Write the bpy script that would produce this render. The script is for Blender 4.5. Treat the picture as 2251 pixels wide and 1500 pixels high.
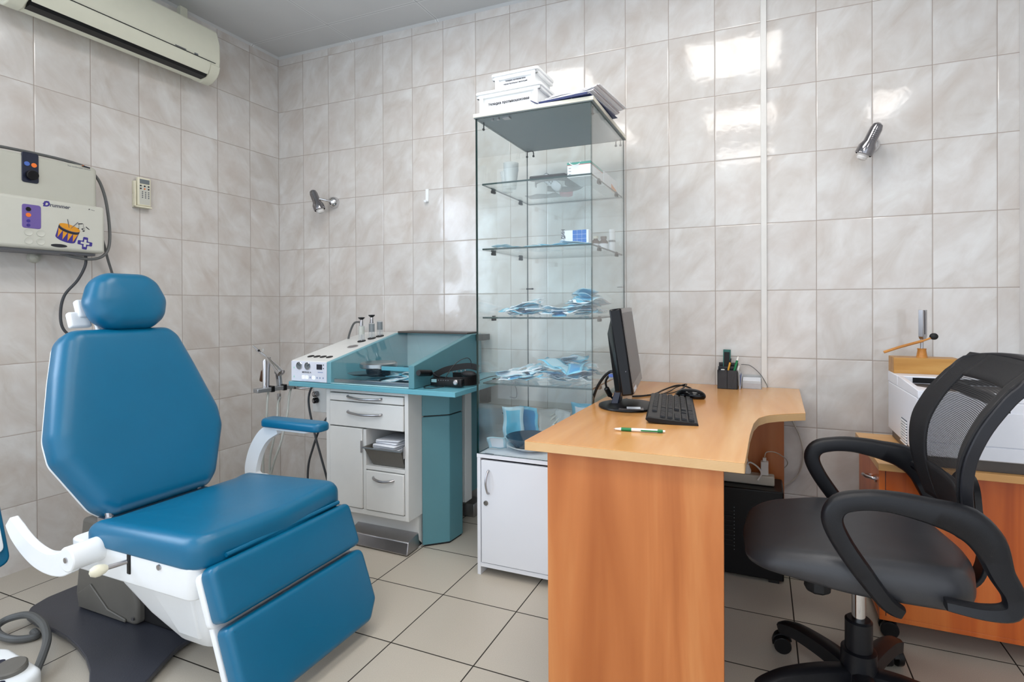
import bpy, bmesh, math, random
from mathutils import Matrix, Vector, Euler, noise
random.seed(7)
for o in list(bpy.data.objects): bpy.data.objects.remove(o)
SC = bpy.context.scene
COL = SC.collection
PI = math.pi
# ------------------------------------------------------------------ camera
def make_camera():
    yaw, pit, rol = -0.3832655817182714, -0.003885229180410367, -0.004142235902882633
    cy, sy, cp, sp, cr, sr = math.cos(yaw), math.sin(yaw), math.cos(pit), math.sin(pit), math.cos(rol), math.sin(rol)
    fw = Vector((sy*cp, cy*cp, sp)); rt = Vector((cy, -sy, 0)); up = rt.cross(fw)
    r2 = rt*cr + up*sr; u2 = -rt*sr + up*cr
    cam = bpy.data.cameras.new('camera'); co = bpy.data.objects.new('camera', cam); COL.objects.link(co)
    m = Matrix((( r2.x, u2.x, -fw.x, 2.94313), (r2.y, u2.y, -fw.y, -2.59096), (r2.z, u2.z, -fw.z, 1.13072), (0, 0, 0, 1)))
    co.matrix_world = m
    W, H, f = 2251., 1500., 1165.578
    cam.sensor_fit = 'HORIZONTAL'; cam.sensor_width = 36.0
    cam.lens = 36.0*f/W
    cam.shift_x = -(1201.912-W/2)/W
    cam.shift_y = (674.28-H/2)/W
    cam.clip_start = 0.05
    SC.camera = co
make_camera()
# ------------------------------------------------------------------ world, exposure
SC.view_settings.view_transform = 'Standard'
SC.view_settings.look = 'None'
SC.view_settings.gamma = 1.0
SC.view_settings.use_curve_mapping = False
SC.view_settings.exposure = 0.0
wd = bpy.data.worlds.new('world'); SC.world = wd; wd.use_nodes = True
bg = wd.node_tree.nodes['Background']; bg.inputs[0].default_value = (0.82, 0.90, 1.0, 1); bg.inputs[1].default_value = 1.8
def area(name, loc, rot, sx, sy, power, color):
    l = bpy.data.lights.new(name, 'AREA'); l.shape = 'RECTANGLE'; l.size = sx; l.size_y = sy; l.energy = power; l.color = color
    o = bpy.data.objects.new(name, l); COL.objects.link(o); o.location = loc; o.rotation_euler = rot
    return o
# daylight coming in through the window in the left wall, nearer than the frame's left edge
area('window_daylight', (-0.12, -2.55, 1.65), (0, -PI/2, 0), 1.2, 1.3, 38, (0.72, 0.84, 1.0))
try: SC.cycles.transparent_max_bounces = 48
except Exception: pass
LAMP = 12.0   # radiance of the ceiling panels
# ------------------------------------------------------------------ materials
def lin(c):
    c /= 255.0
    return c/12.92 if c <= 0.04045 else ((c+0.055)/1.055)**2.4
def rgb(h, a=1.0):
    if isinstance(h, str):
        h = h.lstrip('#'); h = [int(h[i:i+2], 16) for i in (0, 2, 4)]
    return (lin(h[0]), lin(h[1]), lin(h[2]), a)
class NT:
    def __init__(s, name):
        s.m = bpy.data.materials.new(name); s.m.use_nodes = True; s.t = s.m.node_tree
        s.t.nodes.clear(); s.out = s.t.nodes.new('ShaderNodeOutputMaterial')
    def n(s, typ, ins=None, **kw):
        nd = s.t.nodes.new(typ)
        for k, v in kw.items(): setattr(nd, k, v)
        if ins:
            for k, v in ins.items():
                sock = nd.inputs[k]
                if isinstance(v, bpy.types.NodeSocket): s.t.links.new(v, sock)
                else: sock.default_value = v
        return nd
    def math(s, op, a, b=None, c=None):
        ins = {0: a}
        if b is not None: ins[1] = b
        if c is not None: ins[2] = c
        return s.n('ShaderNodeMath', ins, operation=op).outputs[0]
    def mix(s, f, a, b, bt='MIX'):
        nd = s.t.nodes.new('ShaderNodeMix'); nd.data_type = 'RGBA'; nd.blend_type = bt; nd.clamp_factor = True
        for i, v in ((0, f), (6, a), (7, b)):
            if isinstance(v, bpy.types.NodeSocket): s.t.links.new(v, nd.inputs[i])
            else: nd.inputs[i].default_value = v
        return nd.outputs[2]
    def ramp(s, f, stops):
        nd = s.n('ShaderNodeValToRGB', {0: f}); e = nd.color_ramp.elements
        while len(e) < len(stops): e.new(0.5)
        for k, (p, c) in enumerate(stops):
            e[k].position = p; e[k].color = c if len(c) == 4 else (*c, 1)
        return nd.outputs[0]
    def done(s, shader):
        s.t.links.new(shader, s.out.inputs[0]); return s.m
def pbr(name, col, rough=0.5, metal=0.0, spec=0.5, var=0.04, scale=18.0, bump=0.0, bscale=60.0, coat=0.0, sheen=0.0, sub=0.0, emit=None, estr=0.0):
    T = NT(name)
    tc = T.n('ShaderNodeTexCoord').outputs['Object']
    nz = T.n('ShaderNodeTexNoise', {'Vector': tc, 'Scale': scale, 'Detail': 3.0}).outputs[0]
    c = rgb(col)
    lo = tuple(max(0, v*(1-var*2)) for v in c[:3])+(1,); hi = tuple(min(1, v*(1+var*2)) for v in c[:3])+(1,)
    base = T.mix(nz, lo, hi)
    ins = {'Base Color': base, 'Roughness': rough, 'Metallic': metal, 'Specular IOR Level': spec, 'Coat Weight': coat}
    if emit: ins['Emission Color'] = rgb(emit); ins['Emission Strength'] = estr
    if sheen: ins['Sheen Weight'] = sheen
    if bump:
        bn = T.n('ShaderNodeTexNoise', {'Vector': tc, 'Scale': bscale, 'Detail': 2.0}).outputs[0]
        ins['Normal'] = T.n('ShaderNodeBump', {'Height': bn, 'Strength': bump, 'Distance': 0.002}).outputs[0]
    return T.done(T.n('ShaderNodeBsdfPrincipled', ins).outputs[0])
def wood(name, c1, c2, c3, rough=0.3, axis='Z', scale=1.0, spec=0.5):
    T = NT(name)
    tc = T.n('ShaderNodeTexCoord').outputs['Object']
    sc = {'Z': (9, 9, 0.7), 'X': (0.7, 9, 9), 'Y': (9, 0.7, 9)}[axis]
    mp = T.n('ShaderNodeMapping', {'Vector': tc, 'Scale': tuple(v*scale for v in sc)}).outputs[0]
    n1 = T.n('ShaderNodeTexNoise', {'Vector': mp, 'Scale': 1.0, 'Detail': 4.0, 'Distortion': 0.9}).outputs[0]
    mp2 = T.n('ShaderNodeMapping', {'Vector': tc, 'Scale': tuple(v*scale*9 for v in sc)}).outputs[0]
    n2 = T.n('ShaderNodeTexNoise', {'Vector': mp2, 'Scale': 1.0, 'Detail': 2.0}).outputs[0]
    base = T.ramp(n1, [(0.30, rgb(c1)), (0.50, rgb(c2)), (0.72, rgb(c3))])
    base = T.mix(T.math('MULTIPLY', n2, 0.30), base, rgb(c1))
    return T.done(T.n('ShaderNodeBsdfPrincipled', {'Base Color': base, 'Roughness': rough, 'Specular IOR Level': spec}).outputs[0])
def ribbed_edge():
    T = NT('beech_edging')
    tc = T.n('ShaderNodeTexCoord').outputs['Object']; sp = T.n('ShaderNodeSeparateXYZ', {0: tc})
    w = T.math('PINGPONG', T.math('MULTIPLY', sp.outputs['Z'], 280.0), 0.5)
    n = T.n('ShaderNodeTexNoise', {'Vector': tc, 'Scale': 14.0, 'Detail': 3.0}).outputs[0]
    c = T.mix(T.math('MULTIPLY', w, 1.6), rgb('#c0915c'), rgb('#e3bd8a')); c = T.mix(T.math('MULTIPLY', n, 0.4), c, rgb('#edcfa2'))
    return T.done(T.n('ShaderNodeBsdfPrincipled', {'Base Color': c, 'Roughness': 0.4}).outputs[0])
def wall_tile(name, horiz, off0):
    """glossy marbled tiles, 21 x 30 cm; horiz is the axis the columns run along"""
    T = NT(name)
    tc = T.n('ShaderNodeTexCoord').outputs['Object']
    sp = T.n('ShaderNodeSeparateXYZ', {0: tc})
    u = sp.outputs['X'] if horiz == 'X' else T.math('MULTIPLY', sp.outputs['Y'], -1.0)
    U = T.math('DIVIDE', T.math('SUBTRACT', u, off0), 0.21159)
    V = T.math('DIVIDE', T.math('SUBTRACT', sp.outputs['Z'], 0.2813), 0.303)
    fu, fv = T.math('FLOOR', U), T.math('FLOOR', V)
    du = T.math('MULTIPLY', T.math('PINGPONG', U, 0.5), 0.21159)
    dv = T.math('MULTIPLY', T.math('PINGPONG', V, 0.5), 0.303)
    idx = T.n('ShaderNodeCombineXYZ', {0: fu, 1: fv, 2: 3.7 if horiz == 'X' else 9.1}).outputs[0]
    wn = T.n('ShaderNodeTexWhiteNoise', {'Vector': idx}, noise_dimensions='3D')
    # marbling: clouds smeared along a diagonal, shifted for each tile
    uv = T.n('ShaderNodeCombineXYZ', {0: u, 1: sp.outputs['Z'], 2: 0.0}).outputs[0]
    sh = T.n('ShaderNodeVectorMath', {0: wn.outputs['Color'], 1: (30, 30, 30)}, operation='MULTIPLY').outputs[0]
    vv = T.n('ShaderNodeVectorMath', {0: uv, 1: sh}, operation='ADD').outputs[0]
    mp = T.n('ShaderNodeVectorRotate', {'Vector': vv, 'Angle': -0.95 }, rotation_type='Z_AXIS').outputs[0]
    mp = T.n('ShaderNodeVectorMath', {0: mp, 1: (4.5, 8.0, 4.0)}, operation='MULTIPLY').outputs[0]
    n1 = T.n('ShaderNodeTexNoise', {'Vector': mp, 'Scale': 1.0, 'Detail': 5.0, 'Roughness': 0.6, 'Distortion': 0.6}).outputs[0]
    n2 = T.n('ShaderNodeTexNoise', {'Vector': vv, 'Scale': 7.0, 'Detail': 3.0}).outputs[0]
    base = T.ramp(n1, [(0.25, rgb('#c4bbb3')), (0.42, rgb('#d1ccc7')), (0.58, rgb('#dad7d4')), (0.78, rgb('#e3e3e1'))])
    base = T.mix(T.ramp(n2, [(0.45, (0, 0, 0)), (0.75, (0.55, 0.55, 0.55))]), base, rgb('#c8bdb5'))
    tint = T.mix(wn.outputs['Value'], (0.93, 0.93, 0.93, 1), (1.0, 1.0, 1.0, 1))
    base = T.mix(1.0, base, tint, 'MULTIPLY')
    gr = T.math('MINIMUM', du, dv)
    gm = T.n('ShaderNodeMapRange', {0: gr, 1: 0.0009, 2: 0.0019, 3: 1.0, 4: 0.0}).outputs[0]
    col = T.mix(gm, base, rgb('#a3978e'))
    hgt = T.n('ShaderNodeMapRange', {0: gr, 1: 0.0005, 2: 0.005, 3: 0.0, 4: 1.0}).outputs[0]
    wob = T.n('ShaderNodeTexNoise', {'Vector': vv, 'Scale': 22.0, 'Detail': 2.0}).outputs[0]
    b1 = T.n('ShaderNodeBump', {'Height': wob, 'Strength': 0.16, 'Distance': 0.003}).outputs[0]
    b2 = T.n('ShaderNodeBump', {'Height': hgt, 'Strength': 0.6, 'Distance': 0.0012, 'Normal': b1}).outputs[0]
    ro = T.mix(gm, (0.09, 0.09, 0.09, 1), (0.8, 0.8, 0.8, 1))
    return T.done(T.n('ShaderNodeBsdfPrincipled', {'Base Color': col, 'Roughness': ro, 'Normal': b2, 'Specular IOR Level': 0.5}).outputs[0])
def floor_tile():
    T = NT('floor_tile')
    tc = T.n('ShaderNodeTexCoord').outputs['Object']
    sp = T.n('ShaderNodeSeparateXYZ', {0: tc})
    U = T.math('DIVIDE', T.math('SUBTRACT', sp.outputs['X'], 1.4773), 0.31484)
    V = T.math('DIVIDE', T.math('SUBTRACT', sp.outputs['Y'], -0.8295), 0.31484)
    d = T.math('MULTIPLY', T.math('MINIMUM', T.math('PINGPONG', U, 0.5), T.math('PINGPONG', V, 0.5)), 0.31484)
    idx = T.n('ShaderNodeCombineXYZ', {0: T.math('FLOOR', U), 1: T.math('FLOOR', V), 2: 1.3}).outputs[0]
    wn = T.n('ShaderNodeTexWhiteNoise', {'Vector': idx}, noise_dimensions='3D').outputs['Value']
    sp1 = T.n('ShaderNodeTexNoise', {'Vector': tc, 'Scale': 420.0, 'Detail': 1.0}).outputs[0]
    sp2 = T.n('ShaderNodeTexNoise', {'Vector': tc, 'Scale': 5.0, 'Detail': 2.0}).outputs[0]
    c = T.mix(sp1, rgb('#aba294'), rgb('#cfc8bb'))
    c = T.mix(T.math('MULTIPLY', sp2, 0.35), c, rgb('#b9b2a6'))
    c = T.mix(1.0, c, T.mix(wn, (0.95, 0.95, 0.95, 1), (1, 1, 1, 1)), 'MULTIPLY')
    gm = T.n('ShaderNodeMapRange', {0: d, 1: 0.0017, 2: 0.0026, 3: 1.0, 4: 0.0}).outputs[0]
    col = T.mix(gm, c, rgb('#241f19'))
    hgt = T.n('ShaderNodeMapRange', {0: d, 1: 0.001, 2: 0.004, 3: 0.0, 4: 1.0}).outputs[0]
    b = T.n('ShaderNodeBump', {'Height': hgt, 'Strength': 0.5, 'Distance': 0.001}).outputs[0]
    ro = T.mix(gm, (0.36, 0.36, 0.36, 1), (0.9, 0.9, 0.9, 1))
    return T.done(T.n('ShaderNodeBsdfPrincipled', {'Base Color': col, 'Roughness': ro, 'Normal': b, 'Specular IOR Level': 0.4}).outputs[0])
def ceiling_mat():
    T = NT('ceiling_panel')
    tc = T.n('ShaderNodeTexCoord').outputs['Object']
    sp = T.n('ShaderNodeSeparateXYZ', {0: tc})
    U = T.math('DIVIDE', T.math('SUBTRACT', sp.outputs['X'], 0.61), 0.62)
    V = T.math('DIVIDE', T.math('ADD', sp.outputs['Y'], 0.20), 0.62)
    d = T.math('MULTIPLY', T.math('MINIMUM', T.math('PINGPONG', U, 0.5), T.math('PINGPONG', V, 0.5)), 0.62)
    n = T.n('ShaderNodeTexNoise', {'Vector': tc, 'Scale': 3.0, 'Detail': 2.0}).outputs[0]
    c = T.mix(n, rgb('#c2c4c6'), rgb('#d0d2d3'))
    gm = T.n('ShaderNodeMapRange', {0: d, 1: 0.001, 2: 0.002, 3: 1.0, 4: 0.0}).outputs[0]
    gm2 = T.n('ShaderNodeMapRange', {0: d, 1: 0.009, 2: 0.011, 3: 1.0, 4: 0.0}).outputs[0]
    col = T.mix(T.math('MULTIPLY', gm2, 0.5), c, rgb('#e2e4e6'))
    col = T.mix(gm, col, rgb('#8f9396'))
    return T.done(T.n('ShaderNodeBsdfPrincipled', {'Base Color': col, 'Roughness': 0.28, 'Specular IOR Level': 0.5}).outputs[0])
def thin_glass(name, tint, refl=1.0, rough=0.0, graze=0.93):
    T = NT(name)
    tc = T.n('ShaderNodeTexCoord').outputs['Object']
    n = T.n('ShaderNodeTexNoise', {'Vector': tc, 'Scale': 2.0}).outputs[0]
    tr = T.n('ShaderNodeBsdfTransparent', {0: T.mix(n, tint, tuple(min(1, v*1.015) for v in tint[:3])+(1,))}).outputs[0]
    gl = T.n('ShaderNodeBsdfGlossy', {'Roughness': rough, 'Color': (refl, refl, refl, 1)}).outputs[0]
    fc = T.n('ShaderNodeLayerWeight', {'Blend': 0.5}).outputs['Facing']
    fr = T.math('ADD', 0.035, T.math('MULTIPLY', T.math('POWER', fc, 5.0), graze))
    return T.done(T.n('ShaderNodeMixShader', {0: fr, 1: tr, 2: gl}).outputs[0])
def film(name, col, alpha, rough=0.25):
    """plastic film: part light goes through, the rest is tinted plastic"""
    T = NT(name)
    tc = T.n('ShaderNodeTexCoord').outputs['Object']
    n = T.n('ShaderNodeTexNoise', {'Vector': tc, 'Scale': 25.0, 'Detail': 3.0}).outputs[0]
    c = T.mix(n, tuple(v*0.9 for v in rgb(col)[:3])+(1,), rgb(col))
    tr = T.n('ShaderNodeBsdfTransparent', {0: tuple(0.55+0.45*v for v in rgb(col)[:3])+(1,)}).outputs[0]
    pr = T.n('ShaderNodeBsdfPrincipled', {'Base Color': c, 'Roughness': rough}).outputs[0]
    return T.done(T.n('ShaderNodeMixShader', {0: alpha, 1: tr, 2: pr}).outputs[0])
def mesh_fabric():
    T = NT('mesh_fabric')
    tc = T.n('ShaderNodeTexCoord').outputs['Object']
    sp = T.n('ShaderNodeSeparateXYZ', {0: tc})
    U = T.math('MULTIPLY', sp.outputs['Y'], 300.0); V = T.math('MULTIPLY', sp.outputs['Z'], 250.0)
    a = T.math('PINGPONG', T.math('ADD', U, T.math('MULTIPLY', V, 0.5)), 0.5)
    b = T.math('PINGPONG', V, 0.5)
    r = T.math('ADD', T.math('POWER', a, 2.0), T.math('POWER', b, 2.0))
    hole = T.math('GREATER_THAN', r, 0.215)
    tr = T.n('ShaderNodeBsdfTransparent').outputs[0]
    pr = T.n('ShaderNodeBsdfPrincipled', {'Base Color': rgb('#16171c'), 'Roughness': 0.6}).outputs[0]
    return T.done(T.n('ShaderNodeMixShader', {0: T.math('SUBTRACT', 1.0, hole), 1: tr, 2: pr}).outputs[0])
def emission(name, col, s):
    T = NT(name)
    return T.done(T.n('ShaderNodeEmission', {'Color': rgb(col), 'Strength': s}).outputs[0])
M = {}
M['wall_back'] = wall_tile('wall_tile_back', 'X', 0.2083)
M['wall_left'] = wall_tile('wall_tile_left', 'Y', 0.2171)
M['floor'] = floor_tile()
M['ceil'] = ceiling_mat()
M['plaster'] = pbr('plaster_white', '#dcdad8', 0.6, bump=0.1)
M['pvc'] = pbr('white_pvc', '#dedcd8', 0.35)
M['vinyl'] = pbr('blue_vinyl', '#00648a', 0.32, var=0.05, scale=6, bump=0.12, bscale=900)
M['white_plastic'] = pbr('white_moulded_plastic', '#eef1f3', 0.3, var=0.01)
M['white_gloss'] = pbr('white_gloss', '#f0f2f5', 0.18, var=0.01)
M['ivory'] = pbr('ivory_plastic', '#e2ddc6', 0.4, var=0.02)
M['ac'] = pbr('aged_white_plastic', '#d9d9c8', 0.38, var=0.02)
M['grey_plastic'] = pbr('warm_grey_plastic', '#67645e', 0.45, var=0.05)
M['base_grey'] = pbr('dark_slate_paint', '#3b3d45', 0.32, var=0.05, bump=0.15, bscale=300)
M['steel'] = pbr('brushed_steel', '#b4b2b4', 0.3, metal=1.0, var=0.05)
M['chrome'] = pbr('chrome', '#d6d6d8', 0.06, metal=1.0, var=0.0)
M['dark_chrome'] = pbr('dark_chrome', '#8f8d90', 0.08, metal=1.0, var=0.0)
M['alu'] = pbr('aluminium', '#b6babf', 0.3, metal=0.9, var=0.02)
M['black'] = pbr('black_plastic', '#0b0b0e', 0.36, spec=0.35, var=0.1)
M['black_gloss'] = pbr('gloss_black_plastic', '#06060a', 0.15, spec=0.3, var=0.1)
M['rubber'] = pbr('black_rubber', '#101012', 0.6, var=0.1)
M['cable_grey'] = pbr('grey_cable', '#5c5e5e', 0.45, var=0.05)
M['cable_dark'] = pbr('dark_cable', '#3a3d41', 0.45, var=0.05)
M['cable_black'] = pbr('black_cable', '#121214', 0.4)
M['cable_light'] = pbr('pale_cable', '#bdb8ac', 0.45)
M['hose'] = pbr('pale_grey_hose', '#c2c2b8', 0.4)
M['bay_lightened'] = pbr('teal_lightened_bay', '#a9cfd6', 0.4, var=0.02)  # teal made paler to brighten the dim bay; light put into the colour
M['unit_white'] = pbr('unit_white_lacquer', '#dfe0de', 0.35, var=0.015)
M['panel_white'] = pbr('control_panel_white', '#e2e6f2', 0.25, var=0.01)
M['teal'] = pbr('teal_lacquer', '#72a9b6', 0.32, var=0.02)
M['teal_shaded'] = pbr('teal_shaded_side', '#588c96', 0.4, var=0.02)  # darker copy of the teal: shade on the side faces put into the colour
M['teal_edge'] = pbr('teal_slab', '#66a8b8', 0.28, var=0.02)
M['cab_white'] = pbr('white_laminate', '#e3e5ea', 0.38, var=0.01, scale=5)
M['cab_top'] = pbr('white_laminate_board', '#e4e2d2', 0.4, var=0.01)
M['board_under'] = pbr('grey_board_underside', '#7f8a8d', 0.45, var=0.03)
M['glass'] = thin_glass('cabinet_glass', (0.968, 0.988, 0.984, 1))
M['glass_edge'] = pbr('green_glass_edge', '#0a2f2b', 0.15, var=0.1)
M['acrylic'] = thin_glass('acrylic_lid', (0.955, 0.985, 0.99, 1), 0.8, 0.0, 0.35)
M['clear_plastic'] = film('clear_plastic', '#eef2f4', 0.16, 0.12)
M['cup'] = film('cup_plastic', '#f8fafa', 0.34, 0.2)
M['smoke_plastic'] = film('smoked_plastic', '#3c3f44', 0.72, 0.12)
M['pouch_blue'] = film('pouch_blue_film', '#7ad0ee', 0.93, 0.22)
M['pouch_deep'] = film('pouch_deep_blue_film', '#3aa0dc', 0.93, 0.22)
M['pouch_pale'] = film('pouch_pale_film', '#c9ebf8', 0.88, 0.22)
M['paper'] = pbr('white_paper', '#e9ecf2', 0.6, var=0.02)
M['paper_shade'] = pbr('paper_stack_edges', '#cfc9cd', 0.7, var=0.1, scale=200)
M['navy'] = pbr('navy_folder', '#16265c', 0.35)
M['desk_top'] = wood('beech_laminate_top', '#c98849', '#dba263', '#e6b981', 0.2, 'Y', 0.8)
M['desk_edge'] = ribbed_edge()
M['desk_panel'] = wood('beech_laminate_panel', '#a65a27', '#c47740', '#dc995d', 0.33, 'Z', 0.8)
M['cab_wood'] = wood('orange_beech_laminate', '#b04e16', '#c96224', '#dc7c38', 0.33, 'Z', 1.3)
M['cab_wood_top'] = wood('pale_beech_laminate', '#cf9556', '#dba767', '#e6ba80', 0.3, 'X', 1.0)
M['oak'] = wood('oak_block', '#a8732f', '#be8a42', '#d1a35c', 0.4, 'X', 3)
M['turned_wood'] = wood('turned_wood', '#b5742a', '#c98838', '#d89a48', 0.35, 'X', 4)
M['leather'] = pbr('black_leatherette', '#36373b', 0.40, var=0.06, bump=0.12, bscale=600)
M['nylon'] = pbr('black_nylon', '#111217', 0.40, spec=0.38, var=0.05, bump=0.15, bscale=800)
M['nylon_grey'] = pbr('charcoal_nylon', '#202127', 0.42, spec=0.4, var=0.05)
M['mesh'] = mesh_fabric()
M['mesh_border'] = pbr('woven_black_border', '#0c0d13', 0.65, var=0.15, scale=300, bump=0.6, bscale=700)
M['printer'] = pbr('printer_white', '#e9ebf3', 0.32, var=0.01)
M['printer_dark'] = pbr('printer_brown_grey', '#4a423d', 0.35)
M['screen'] = pbr('matt_screen', '#4b4646', 0.3, var=0.02)
M['bezel'] = pbr('gloss_bezel', '#5a5554', 0.2)
M['red_led'] = emission('red_led', '#ff5030', 1.0)
M['blue_led'] = emission('blue_white_led', '#cfe4ff', 3.0)
M['blue_dim'] = pbr('printed_blue_grey', '#8ea0c4', 0.4)
M['green_dim'] = pbr('printed_mint', '#9fe0d0', 0.4)
M['ink'] = pbr('dark_ink', '#20222a', 0.5)
M['ink_grey'] = pbr('grey_ink', '#5a5d66', 0.5)
M['lcd'] = pbr('lcd_dark', '#1a1f30', 0.15)
M['lcd_grey'] = pbr('lcd_grey', '#6d7478', 0.25)
M['lcd_teal'] = pbr('lcd_teal', '#7fa8ae', 0.25)
M['orange'] = pbr('orange_button', '#f07a30', 0.35)
M['blue_btn'] = pbr('blue_button', '#4a6ab8', 0.35)
M['navy_plastic'] = pbr('midnight_plastic', '#1c2236', 0.25)
M['purple'] = pbr('purple_plastic', '#6c5a9c', 0.35)
M['purple_dark'] = pbr('deep_purple_print', '#3b2f86', 0.4)
M['yellow_print'] = pbr('amber_print', '#d99422', 0.4)
M['box_beige'] = pbr('beige_grey_plastic', '#b9b9ae', 0.42, var=0.02)
M['box_light'] = pbr('light_grey_plastic', '#c8c8be', 0.42, var=0.02)
M['box_under'] = pbr('underside_shade_grey', '#7b7b80', 0.5)  # shade under the wall unit put into a darker grey
M['box_white_hdpe'] = pbr('white_polypropylene', '#f2f4f5', 0.35, var=0.01)
M['green_card'] = pbr('green_card', '#1f8a7c', 0.5)
M['red_card'] = pbr('red_card', '#c23a3a', 0.5)
M['blue_card'] = pbr('blue_card', '#1668b8', 0.45)
M['orange_card'] = pbr('orange_card', '#e08a3a', 0.5)
M['amber_glass'] = pbr('amber_glass', '#4a2c18', 0.08)
M['brown_bottle'] = pbr('brown_bottle', '#5c4a42', 0.15)
M['pen_green'] = pbr('green_plastic', '#0f7a44', 0.3)
M['pen_white'] = pbr('white_pen', '#f0f0ea', 0.3)
M['stapler'] = pbr('teal_green_plastic', '#0d5f58', 0.3)
M['yellow_wood'] = pbr('yellow_pencil', '#e0a02c', 0.4)
M['dish_blue'] = pbr('dark_blue_enamel', '#2f4a5e', 0.2)
M['elastic'] = pbr('white_elastic', '#f4f4f4', 0.6)
M['pink'] = pbr('pink_card', '#d96b80', 0.5)
M['hose_clear'] = film('silicone_hose', '#cdd2ce', 0.7, 0.2)
# ------------------------------------------------------------------ geometry helpers
class MB:
    def __init__(s): s.v = []; s.f = []; s.mi = []; s.M = Matrix.Identity(4)
    def add(s, vs, fs, mi=0):
        b = len(s.v); s.v += [tuple(s.M @ Vector(p)) for p in vs]
        for f in fs: s.f.append([b+i for i in f]); s.mi.append(mi)
        return s
    def box(s, x0, x1, y0, y1, z0, z1, mi=0):
        x0, x1 = min(x0, x1), max(x0, x1); y0, y1 = min(y0, y1), max(y0, y1); z0, z1 = min(z0, z1), max(z0, z1)
        vs = [(x, y, z) for z in (z0, z1) for y in (y0, y1) for x in (x0, x1)]
        return s.add(vs, [(0, 2, 3, 1), (4, 5, 7, 6), (0, 1, 5, 4), (2, 6, 7, 3), (0, 4, 6, 2), (1, 3, 7, 5)], mi)
    def hexa(s, P, mi=0):   # 4 bottom then 4 top, counter clockwise from above
        return s.add(P, [(3, 2, 1, 0), (4, 5, 6, 7), (0, 1, 5, 4), (1, 2, 6, 5), (2, 3, 7, 6), (3, 0, 4, 7)], mi)
    def loft(s, rings, cap0=True, cap1=True, mi=0, closed=True):
        n = len(rings[0]); vs = [p for r in rings for p in r]; fs = []
        for k in range(len(rings)-1):
            for i in range(n if closed else n-1):
                j = (i+1) % n
                fs.append((k*n+i, k*n+j, (k+1)*n+j, (k+1)*n+i))
        if cap0: fs.append(tuple(reversed(range(n))))
        if cap1: fs.append(tuple((len(rings)-1)*n+i for i in range(n)))
        return s.add(vs, fs, mi)
    def prism(s, poly, axis, a, b, mi=0):
        """poly in the plane across `axis`; (u,v) order: x->(y,z)  y->(x,z)  z->(x,y)"""
        def P(u, v, w): return {'x': (w, u, v), 'y': (u, w, v), 'z': (u, v, w)}[axis]
        return s.loft([[P(u, v, a) for u, v in poly], [P(u, v, b) for u, v in poly]], mi=mi)
    def lathe(s, prof, c=(0, 0, 0), ax=(0, 0, 1), n=24, mi=0, cap=True):
        ax = Vector(ax).normalized(); q = Vector((0, 0, 1)).rotation_difference(ax); c = Vector(c)
        rings = [[tuple(c + q @ Vector((r*math.cos(2*PI*i/n), r*math.sin(2*PI*i/n), z))) for i in range(n)] for r, z in prof]
        return s.loft(rings, cap, cap, mi)
    def cyl(s, p0, p1, r, n=20, mi=0, r1=None):
        p0, p1 = Vector(p0), Vector(p1)
        return s.lathe([(r, 0), (r if r1 is None else r1, (p1-p0).length)], p0, p1-p0, n, mi)
    def ball(s, c, r, n=16, sx=1, sy=1, sz=1, mi=0):
        c = Vector(c); rings = []
        for k in range(1, n//2):
            t = PI*k/(n//2)
            rings.append([(c.x+r*sx*math.sin(t)*math.cos(2*PI*i/n), c.y+r*sy*math.sin(t)*math.sin(2*PI*i/n), c.z-r*sz*math.cos(t)) for i in range(n)])
        return s.loft(rings, mi=mi)
    def sweep(s, path, sec, up=(0, 0, 1), smooth=0, scales=None, mi=0, closed=False):
        """sec: list of (side, up) points; up fixed reference vector"""
        pts = [Vector(p) for p in path]
        if smooth: pts, scales = spline(pts, smooth, scales, closed)
        n = len(pts); rings = []; U0 = Vector(up)
        for i, p in enumerate(pts):
            if closed: t = pts[(i+1) % n]-pts[i-1]
            else: t = pts[min(i+1, n-1)]-pts[max(i-1, 0)]
            t.normalize(); side = t.cross(U0)
            if side.length < 1e-4: side = t.orthogonal()
            side.normalize(); u = side.cross(t)
            k = scales[i] if scales else 1.0
            rings.append([tuple(p+side*(a*k)+u*(b*k)) for a, b in sec])
        if closed: rings.append(rings[0]); return s.loft(rings, False, False, mi)
        return s.loft(rings, mi=mi)
    def tube(s, path, r, n=10, smooth=6, mi=0, rs=None):
        pts = [Vector(p) for p in path]
        if smooth and len(pts) > 2: pts, rs = spline(pts, smooth, rs)
        m = len(pts); rings = []; prev = None
        for i, p in enumerate(pts):
            t = (pts[min(i+1, m-1)]-pts[max(i-1, 0)])
            if t.length < 1e-9: t = Vector((0, 0, 1))
            t.normalize()
            nrm = t.orthogonal() if prev is None else (prev - t*prev.dot(t))
            nrm.normalize(); prev = nrm; bn = t.cross(nrm); rr = rs[i] if rs else r
            rings.append([tuple(p+(nrm*math.cos(2*PI*k/n)+bn*math.sin(2*PI*k/n))*rr) for k in range(n)])
        return s.loft(rings, mi=mi)
def spline(pts, k, sc=None, closed=False):
    out = []; so = []; n = len(pts); rng = n if closed else n-1
    for i in range(rng):
        if closed: p0, p1, p2, p3 = pts[i-1], pts[i], pts[(i+1) % n], pts[(i+2) % n]
        else: p0, p1, p2, p3 = pts[max(i-1, 0)], pts[i], pts[i+1], pts[min(i+2, n-1)]
        for j in range(k):
            t = j/k
            out.append(0.5*((2*p1)+(p2-p0)*t+(2*p0-5*p1+4*p2-p3)*t*t+(3*p1-p0-3*p2+p3)*t**3))
            if sc: so.append(sc[i]*(1-t)+sc[(i+1) % n]*t)
    if not closed:
        out.append(pts[-1])
        if sc: so.append(sc[-1])
    return out, (so if sc else None)
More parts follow.
